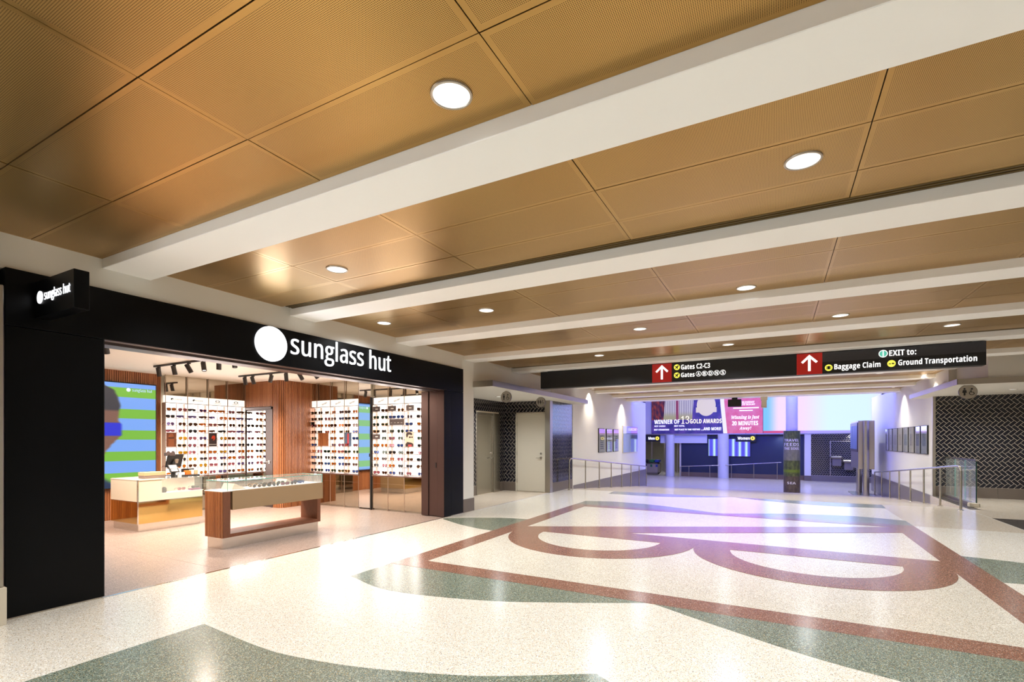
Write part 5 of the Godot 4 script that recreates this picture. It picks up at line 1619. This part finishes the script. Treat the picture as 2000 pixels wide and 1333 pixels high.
# ------------------------------------------------------------------ lower hall with screens
func build_far_hall() -> void:
	var zf := -31.0
	structure("ceiling_lower_hall", boxed(V(-13, 5.0, -37), V(9, 5.2, -21.3)), M.wall, "high ceiling of the lower hall")
	structure("wall_lower_left", boxed(V(-13.2, -1, -37), V(-13, 5.2, -24)), M.wall, "side wall of the lower hall")
	structure("wall_lower_right", boxed(V(9, -1, -37), V(9.2, 5.2, -24)), M.wall, "side wall of the lower hall")
	structure("wall_lower_near_left", boxed(V(-13.2, -1, -24.2), V(-6.05, 5.2, -24.0)), M.wall, "return wall of the lower hall")
	structure("wall_lower_near_right", boxed(V(3.88, -1, -24.2), V(9.2, 5.2, -24.0)), M.wall, "return wall of the lower hall")
	structure("wall_lower_upper_left", boxed(V(-6.1, CEIL + 0.05, -24.2), V(-5.64, 5.2, -21.2)), M.wall, "upper side wall")
	structure("wall_lower_upper_right", boxed(V(HALL_RIGHT, CEIL + 0.05, -24.2), V(3.9, 5.2, -21.2)), M.wall, "upper side wall")
	structure("wall_lower_end", boxed(V(-13, 1.84, zf - 0.4), V(9, 5.2, zf - 0.06)), M.wall, "end wall carrying the screens")
	structure("trim_4", boxed(V(-7.6, 1.79, zf - 0.3), V(5.3, 1.845, zf + 0.12)), M.brushed, "metal ledge under the screens")
	structure("wall_lower_navy", boxed(V(-5.15, FAR_FLOOR, zf - 0.5), V(1.35, 1.84, zf - 0.3)), M.navy, "dark blue wall under the screens")
	structure("baseboard_navy", boxed(V(-5.15, FAR_FLOOR, zf - 0.3), V(1.3, -0.47, zf - 0.27)), mat(Color(0.42, 0.34, 0.26), 0.5), "tan base of the dark blue wall")
	structure("bulkhead_lower", boxed(V(-6.35, 1.28, zf - 0.28), V(-3.65, 1.79, zf - 0.1)), M.column, "pale bulkhead beside the restroom sign")
	structure("wall_lower_strip", boxed(V(1.30, FAR_FLOOR, zf - 0.35), V(1.60, 1.84, zf + 0.05)), M.wall, "white return wall")
	structure("baseboard_strip", boxed(V(1.29, FAR_FLOOR, zf - 0.3), V(1.61, -0.45, zf + 0.06)), M.base_tile, "grey base of the return wall")
	# room seen through the opening
	structure("wall_inner_room", boxed(V(-9, FAR_FLOOR, -36.2), V(-4.6, 2.4, -36.0)), mat(Color(0.62, 0.60, 0.50), 0.6), "pale back wall of the side room")
	structure("wall_inner_side", boxed(V(-5.25, FAR_FLOOR, -36.0), V(-5.15, 2.4, zf - 0.3)), M.plaster, "side wall of the side room")
	structure("wall_inner_left", boxed(V(-9.1, FAR_FLOOR, -36.0), V(-9.0, 2.4, zf - 0.3)), M.plaster, "side wall of the side room")
	structure("ceiling_inner_room", boxed(V(-9, 2.0, -36.2), V(-4.6, 2.1, zf - 0.3)), M.wall, "low ceiling of the side room")
	for k in 4:
		structure("trim_inner", boxed(V(-8.5 + k * 0.85, FAR_FLOOR, -34.6), V(-8.42 + k * 0.85, 2.0, -34.5)), M.brushed, "metal mullion of the side room")
	downlight(-6.8, 1.995, -33.2, 3.0, "in the low side room", 0.07)
	# advert screen
	var im := Image.create(768, 352, false, Image.FORMAT_RGB8)
	var nz := FastNoiseLite.new()
	nz.seed = 4
	nz.frequency = 0.03
	for y in 352:
		for x in 768:
			var u := x / 767.0
			var vv := y / 351.0
			var n := nz.get_noise_2d(x * 0.5, y * 0.5) * 0.5 + 0.5
			var c := Color(0.10, 0.12, 0.42).lerp(Color(0.36, 0.24, 0.62), clampf(n * 1.2 - 0.1, 0, 1))
			if vv < 0.70:
				if u < 0.13 - (vv - 0.3) * 0.04:
					c = Color(0.18, 0.10, 0.22).lerp(Color(0.62, 0.24, 0.16), clampf(nz.get_noise_2d(x * 1.5, y * 0.5) * 0.9 + 0.35, 0, 1))
				elif u < 0.40 - (vv - 0.3) * 0.03:
					var st := fmod(u * 60.0, 1.0)
					c = Color(0.45, 0.42, 0.55).lerp(Color(0.76, 0.74, 0.80), smoothstep(0.35, 0.6, st)).lerp(Color(0.58, 0.56, 0.46), smoothstep(0.5, 0.66, vv))
					if u > 0.235 and u < 0.26:
						c = Color(0.50, 0.22, 0.34)
				elif u < 0.62:
					var dx := (u - 0.515) / 0.085
					var dy := (vv - 0.40) / 0.23
					if dx * dx + dy * dy < 1.0 or (absf(dx) < 1.1 and absf(vv - 0.50) < 0.055):
						c = Color(0.80, 0.76, 0.74)
			if u > 0.655 - 0.02 * cos(vv * 2.2):
				c = Color(0.90, 0.88, 0.92)
			if u > 0.69 - 0.02 * cos(vv * 2.2):
				c = Color(0.78, 0.30, 0.44).lerp(Color(0.80, 0.48, 0.66), n)
			im.set_pixel(x, y, c)
	var am := StandardMaterial3D.new()
	am.albedo_color = Color(0.02, 0.02, 0.02)
	am.roughness = 0.4
	am.emission_enabled = true
	am.emission = Color.BLACK
	am.emission_texture = ImageTexture.create_from_image(im)
	am.emission_energy_multiplier = 1.1
	var t := thing("advert_screen", V(-3.78, 1.85, zf), "wide glowing advert screen with award text in purple and red", "screen")
	part("cabinet", boxed(V(-3.08, 0.0, -0.05), V(3.08, 2.8, -0.002)), M.black_soft, t)
	var s := Shape.new()
	s.quad(V(-3.07, 0.0, 0), V(3.07, 0.0, 0), V(3.07, 2.8, 0), V(-3.07, 2.8, 0))
	part("screen", s, am, t)
	var wl := glow(Color(0.95, 0.95, 1.0), 1.3)
	var gd := glow(Color(0.95, 0.90, 0.75), 1.2)
	lettering("lettering_light", "WINNER OF", V(-5.94, 2.585, zf + 0.004), V(1, 0, 0), 1.5, 0.26, wl, t, 0.006)
	lettering("lettering_light", "13", V(-4.87, 2.68, zf + 0.004), V(1, 0, 0), 0.46, 0.46, gd, t, 0.006, "Droid Serif", 400)
	lettering("lettering_light", "GOLD AWARDS", V(-3.72, 2.585, zf + 0.004), V(1, 0, 0), 1.75, 0.26, gd, t, 0.006)
	lettering("lettering_light", "BEST CASINO", V(-6.35, 2.32, zf + 0.004), V(1, 0, 0), 0.65, 0.09, wl, t, 0.006)
	lettering("lettering_light", "BEST HOTEL", V(-5.2, 2.32, zf + 0.004), V(1, 0, 0), 0.6, 0.09, wl, t, 0.006)
	lettering("lettering_light", "BEST STEAKHOUSE", V(-6.25, 2.1, zf + 0.004), V(1, 0, 0), 0.9, 0.1, wl, t, 0.006)
	lettering("lettering_light", "BEST PLACE TO TAKE VISITORS", V(-4.75, 2.1, zf + 0.004), V(1, 0, 0), 1.45, 0.1, wl, t, 0.006)
	lettering("lettering_light", "...AND MORE!", V(-3.42, 2.13, zf + 0.004), V(1, 0, 0), 1.1, 0.18, wl, t, 0.006)
	lettering("lettering_light", "Winning is Just", V(-1.62, 2.75, zf + 0.004), V(1, 0, 0), 1.45, 0.26, wl, t, 0.006, "Droid Serif", 700, 0.2)
	lettering("lettering_light", "20 MINUTES", V(-1.62, 2.43, zf + 0.004), V(1, 0, 0), 1.34, 0.24, wl, t, 0.006)
	lettering("lettering_light", "Away!", V(-1.6, 2.12, zf + 0.004), V(1, 0, 0), 0.58, 0.22, wl, t, 0.006, "Droid Serif", 700, 0.2)
	lettering("lettering_light", "MUCKLESHOOT", V(-1.585, 3.62, zf + 0.004), V(1, 0, 0), 0.91, 0.125, wl, t, 0.006, "Droid Serif", 700)
	lettering("lettering_light", "AND RESORT", V(-1.475, 3.49, zf + 0.004), V(1, 0, 0), 0.76, 0.085, wl, t, 0.006, "Droid Serif", 700)
	for b in [[-2.23, -0.91, 3.27, 3.33], [-1.91, -1.22, 3.13, 3.18]]:
		part("small_print_light", boxed(V(b[0] + 3.78, b[2] - 1.85, 0.002), V(b[1] + 3.78, b[3] - 1.85, 0.005)), wl, t)
	# blue screen on the back of the header, which lights the lower hall
	t = thing("rear_video_screen", V(-1.0, 3.4, -21.56), "blue video screen on the back of the hall header", "screen")
	part("cabinet", boxed(V(-4.4, -0.03, 0.01), V(4.4, 1.53, 0.055)), M.black_soft, t)
	part("screen", boxed(V(-4.35, 0.0, 0.0), V(4.35, 1.5, 0.01)), glow(Color(0.30, 0.36, 1.0), 1.2), t)
	# pale video wall
	var vi := Image.create(192, 64, false, Image.FORMAT_RGB8)
	for y in 64:
		for x in 192:
			var u := x / 191.0
			var c := Color(0.45, 0.72, 0.95).lerp(Color(0.90, 0.80, 0.97), smoothstep(0.02, 0.13, u)).lerp(Color(0.80, 0.90, 1.0), smoothstep(0.28, 0.55, u)).lerp(Color(0.86, 0.80, 0.98), smoothstep(0.78, 0.98, u))
			if y > 60:
				c = Color(0.75, 0.28, 0.42).lerp(Color(0.62, 0.58, 0.95), smoothstep(0.1, 0.4, u))
			vi.set_pixel(x, y, c)
	var vm := StandardMaterial3D.new()
	vm.albedo_color = Color(0.02, 0.02, 0.02)
	vm.roughness = 0.4
	vm.emission_enabled = true
	vm.emission = Color.BLACK
	vm.emission_texture = ImageTexture.create_from_image(vi)
	vm.emission_energy_multiplier = 1.15
	t = thing("video_wall_screen", V(2.3, 1.85, zf), "pale blue and lilac video wall past the advert screen", "screen")
	part("cabinet", boxed(V(-3.0, 0.0, -0.05), V(3.0, 2.8, -0.002)), M.black_soft, t)
	s = Shape.new()
	s.quad(V(-2.99, 0.0, 0), V(2.99, 0.0, 0), V(2.99, 2.8, 0), V(-2.99, 2.8, 0))
	part("screen", s, vm, t)
	# flat display under the ledge
	t = thing("wall_display_screen", V(-2.47, 0.53, zf - 0.2), "wide blue and white display screen on the dark blue wall", "screen")
	part("cabinet", boxed(V(-1.13, -0.02, -0.08), V(1.13, 1.02, 0.0), 0.01), M.black_soft, t)
	var di := Image.create(160, 48, false, Image.FORMAT_RGB8)
	for y in 48:
		for x in 160:
			var k := 0.5 + 0.5 * cos(TAU * x / 160.0 * 6.5 + 0.6)
			di.set_pixel(x, y, Color(0.30, 0.28, 0.85).lerp(Color(0.75, 0.92, 0.88), pow(k, 2.0)))
	var dm: StandardMaterial3D = vm.duplicate()
	dm.emission_texture = ImageTexture.create_from_image(di)
	s = Shape.new()
	s.quad(V(-1.11, 0.0, 0.002), V(1.11, 0.0, 0.002), V(1.11, 1.0, 0.002), V(-1.11, 1.0, 0.002))
	part("screen", s, dm, t)
	# restroom name signs
	for k in 2:
		var x0: float = [-7.2, -2.1][k]
		var wd: float = [0.88, 1.05][k]
		t = thing("restroom_name_sign", V(x0, 1.37, zf + 0.10), "black hanging sign reading " + ["Men", "Women"][k] + " under the screens", "sign")
		part("cabinet", boxed(V(0, 0, -0.08), V(wd, 0.42, 0.0), 0.006), M.black_soft, t)
		lettering("lettering_light", ["Men", "Women"][k], V(x0 + [0.36, 0.42][k], 1.57, zf + 0.103), V(1, 0, 0), [0.38, 0.62][k], 0.17, wl, t, 0.004)
		s = Shape.new()
		s.lathe(PackedVector2Array([Vector2(0.0, 0.004), Vector2(0.115, 0.004), Vector2(0.115, 0.0)]), V(wd - 0.17, 0.2, 0), V(0, 0, 1), 24)
		var dsc := part("symbol_light", s, glow(Color(0.95, 0.85, 0.25), 1.2), t)
		part("symbol_mark", boxed(V(wd - 0.2, 0.15, 0.004), V(wd - 0.15, 0.25, 0.006)), M.ink, dsc)
		part("hanger", boxed(V(wd * 0.5 - 0.02, 0.42, -0.05), V(wd * 0.5 + 0.02, 0.5, -0.02)), M.black_soft, t)
	# round columns
	for c in [[-5.75, zf - 0.0, 0.26, 1.79, "round pale column beside the litter bin"], [-2.75, zf + 0.1, 0.30, 1.82, "round pale blue column before the wall display"]]:
		s = Shape.new()
		s.lathe(PackedVector2Array([Vector2(c[2], 0.0), Vector2(c[2], 0.86), Vector2(c[2] - 0.006, 0.866), Vector2(c[2] - 0.006, 0.872), Vector2(c[2], 0.878), Vector2(c[2], 1.7), Vector2(c[2] - 0.006, 1.706), Vector2(c[2], 1.712), Vector2(c[2], c[3] - FAR_FLOOR)]), V(0, 0, 0), Vector3.UP, 32)
		var o := structure("column", s, M.column, c[4])
		o.position = V(c[0], FAR_FLOOR, c[1])
	# litter bin
	t = thing("recycling_bin", V(-7.0, FAR_FLOOR, -31.9), "rounded steel recycling bin with green and blue openings", "bin")
	s = Shape.new()
	s.box(V(-0.5, 0.03, -0.3), V(0.5, 0.8, 0.3), 0.12)
	part("body", s, M.brushed, t)
	for k in 3:
		part("lid", boxed(V(-0.48 + k * 0.33, 0.79, -0.28), V(-0.18 + k * 0.33, 0.95, 0.28), 0.04), [M.black_soft, M.green_plastic, M.blue_plastic][k], t)
		part("label_plate", boxed(V(-0.4 + k * 0.33, 0.5, 0.3), V(-0.28 + k * 0.33, 0.65, 0.303)), [M.black_soft, M.green_plastic, M.blue_plastic][k], t)
	# far railing that rises along the dark blue wall
	t = thing("handrail", V(-5.1, FAR_FLOOR, zf + 0.35), "far steel handrail rising along the dark blue wall", "railing")
	s = Shape.new()
	s.tube(PackedVector3Array([V(0, 0.0, 0), V(0, 0.56, 0), V(0.08, 0.63, 0), V(2.4, 0.75, 0), V(5.3, 0.98, 0)]), 0.025, 10)
	part("top_rail", s, M.steel, t)
	for k in 5:
		s = Shape.new()
		var x := 0.5 + k * 1.15
		s.cyl(V(x, 0, 0), V(x, 0.63 + x * 0.06, 0), 0.02, 10)
		part("post", s, M.steel, t)
	# column with the travel advert wrap
	t = thing("advert_column", V(0.53, FAR_FLOOR, -23.4), "round column wrapped in a forest travel advert at the ramp foot", "column")
	var wi := Image.create(256, 512, false, Image.FORMAT_RGB8)
	var n2 := FastNoiseLite.new()
	n2.seed = 12
	n2.frequency = 0.02
	for y in 512:
		for x in 256:
			var vv := y / 511.0
			var n := n2.get_noise_2d(x * 1.6, y) * 0.5 + 0.5
			var nf := n2.get_noise_2d(x * 7.0, y * 7.0) * 0.5 + 0.5
			var c := Color(0.17, 0.20, 0.11).lerp(Color(0.48, 0.52, 0.26), n * nf * 1.8)
			if vv > 0.24 and vv < 0.47:
				c = c.lerp(Color(0.52, 0.50, 0.44), 0.55 + 0.3 * n)
			if vv > 0.60 and vv < 0.68:
				c = c.lerp(Color(0.42, 0.50, 0.12), smoothstep(0.60, 0.63, vv) * (1.0 - smoothstep(0.64, 0.68, vv)))
			if vv > 0.72:
				c = Color(0.24, 0.20, 0.15).lerp(Color(0.50, 0.43, 0.33), nf * n * 1.5)
			wi.set_pixel(x, y, c)
	var wm := mat(Color.WHITE, 0.35)
	wm.albedo_texture = ImageTexture.create_from_image(wi)
	wm.uv1_scale = V(2, 1, 1)
	s = Shape.new()
	s.lathe(PackedVector2Array([Vector2(0.305, 0.0), Vector2(0.305, 2.585)]), Vector3.ZERO, Vector3.UP, 40)
	for k in s.t.size():
		s.t[k].y = s.t[k].y if s.t[k].y <= 1.0 else 1.0
	part("advert_wrap", s, wm, t)
	s = Shape.new()
	s.cyl(V(0, 2.58, 0), V(0, 5.7, 0), 0.215, 32)
	part("shaft", s, M.plaster, t)
	var cw := mat(Color(0.86, 0.84, 0.78), 0.5)
	wrap_text(t, "TRAVEL", 2.20, 0.60, 0.11, cw)
	wrap_text(t, "FEEDS", 2.03, 0.62, 0.13, cw)
	wrap_text(t, "THE SOUL", 1.86, 0.62, 0.10, cw)
	wrap_text(t, "SEA", 0.45, 0.32, 0.10, cw)
	# camera box and projector under the header
	t = thing("ceiling_camera_box", V(-1.46, 2.78, -21.05), "dark box hanging under the header before the advert", "box")
	part("housing", boxed(V(-0.24, 0, -0.1), V(0.24, 0.28, 0.1), 0.006), M.black_soft, t)
	part("bracket", boxed(V(-0.1, 0.28, -0.03), V(0.1, 0.36, 0.03)), M.black_soft, t)
	t = thing("ceiling_speaker_box", V(-0.44, 2.71, -21.05), "beige box hanging under the header beside the video wall", "box")
	part("housing", boxed(V(-0.09, 0, -0.09), V(0.09, 0.29, 0.09), 0.005), M.plaster, t)
	part("bracket", boxed(V(-0.12, 0.29, -0.08), V(0.12, 0.422, 0.08), 0.004), M.plaster, t)
	# drinking fountain niche wall
	var fw := structure("wall_fountain", boxed(V(1.6, FAR_FLOOR, zf - 0.35), V(6.0, 1.80, zf)), M.grout, "blue-lit herringbone tiled wall")
	herringbone(fw, V(1.6, 0, zf), V(1, 0, 0), 2.6, -0.42, 1.79, [[0.86, 2.7, -0.6, 1.42]], 0)
	structure("baseboard_fountain", boxed(V(1.6, FAR_FLOOR, zf - 0.05), V(6.0, -0.43, zf + 0.015)), M.panel_stone, "grey base of the fountain wall")
	structure("trim_niche", boxed(V(2.46, -0.43, zf), V(2.50, 1.42, zf + 0.02)), M.brushed, "metal edge of the fountain niche")
	var nb := structure("wall_fountain_niche", boxed(V(2.5, -0.43, zf - 0.01), V(4.3, 1.40, zf + 0.002)), mat(Color(0.84, 0.81, 0.76), 0.6), "pale grouted back of the fountain niche")
	herringbone(nb, V(2.5, 0, zf + 0.002), V(1, 0, 0), 1.8, -0.42, 1.40, [], 0)
	t = thing("drinking_fountain", V(2.75, 0.3, zf + 0.012), "pair of grey wall drinking fountains at two heights", "fountain")
	for k in 2:
		var x := k * 0.52
		var y := 0.22 - k * 0.2
		part("basin", boxed(V(x - 0.3, y, 0.0), V(x + 0.22, y + 0.11, 0.45), 0.04), M.brushed, t)
		part("skirt", boxed(V(x - 0.2, y - 0.42, 0.0), V(x + 0.2, y + 0.02, 0.3), 0.03), M.panel_stone, t)
		s = Shape.new()
		s.cyl(V(x - 0.05, y + 0.1, 0.2), V(x - 0.05, y + 0.17, 0.24), 0.015, 10)
		part("spout", s, M.chrome, t)
	downlight(3.4, 1.788, zf + 0.065, 2.0, "over the drinking fountains", 0.05)
	downlight(0.2, 1.788, zf + 0.04, 1.5, "over the dark blue wall", 0.06)
	downlight(-3.7, 4.98, -27.0, 16.0, "in the high ceiling of the lower hall")
	downlight(2.0, 4.98, -26.0, 16.0, "in the high ceiling past the advert column")


func wrap_text(t: Node3D, text: String, y: float, w: float, h: float, m: Material) -> void:
	# lettering printed round the column, facing the hall
	var o := lettering("lettering", text, t.position + V(0, y, 0), V(1, 0, 0), w, h, m, t, 0.002)
	var arr := (o.mesh as ArrayMesh).surface_get_arrays(0)
	var pos: PackedVector3Array = arr[Mesh.ARRAY_VERTEX]
	var nor: PackedVector3Array = arr[Mesh.ARRAY_NORMAL]
	var turn := -0.06
	for i in pos.size():
		var a := pos[i].x / 0.305 + turn
		var r := 0.3065 + pos[i].z
		pos[i] = V(sin(a) * r, pos[i].y, cos(a) * r)
		nor[i] = V(sin(a), 0, cos(a))
	arr[Mesh.ARRAY_VERTEX] = pos
	arr[Mesh.ARRAY_NORMAL] = nor
	var am := ArrayMesh.new()
	am.add_surface_from_arrays(Mesh.PRIMITIVE_TRIANGLES, arr)
	o.mesh = am
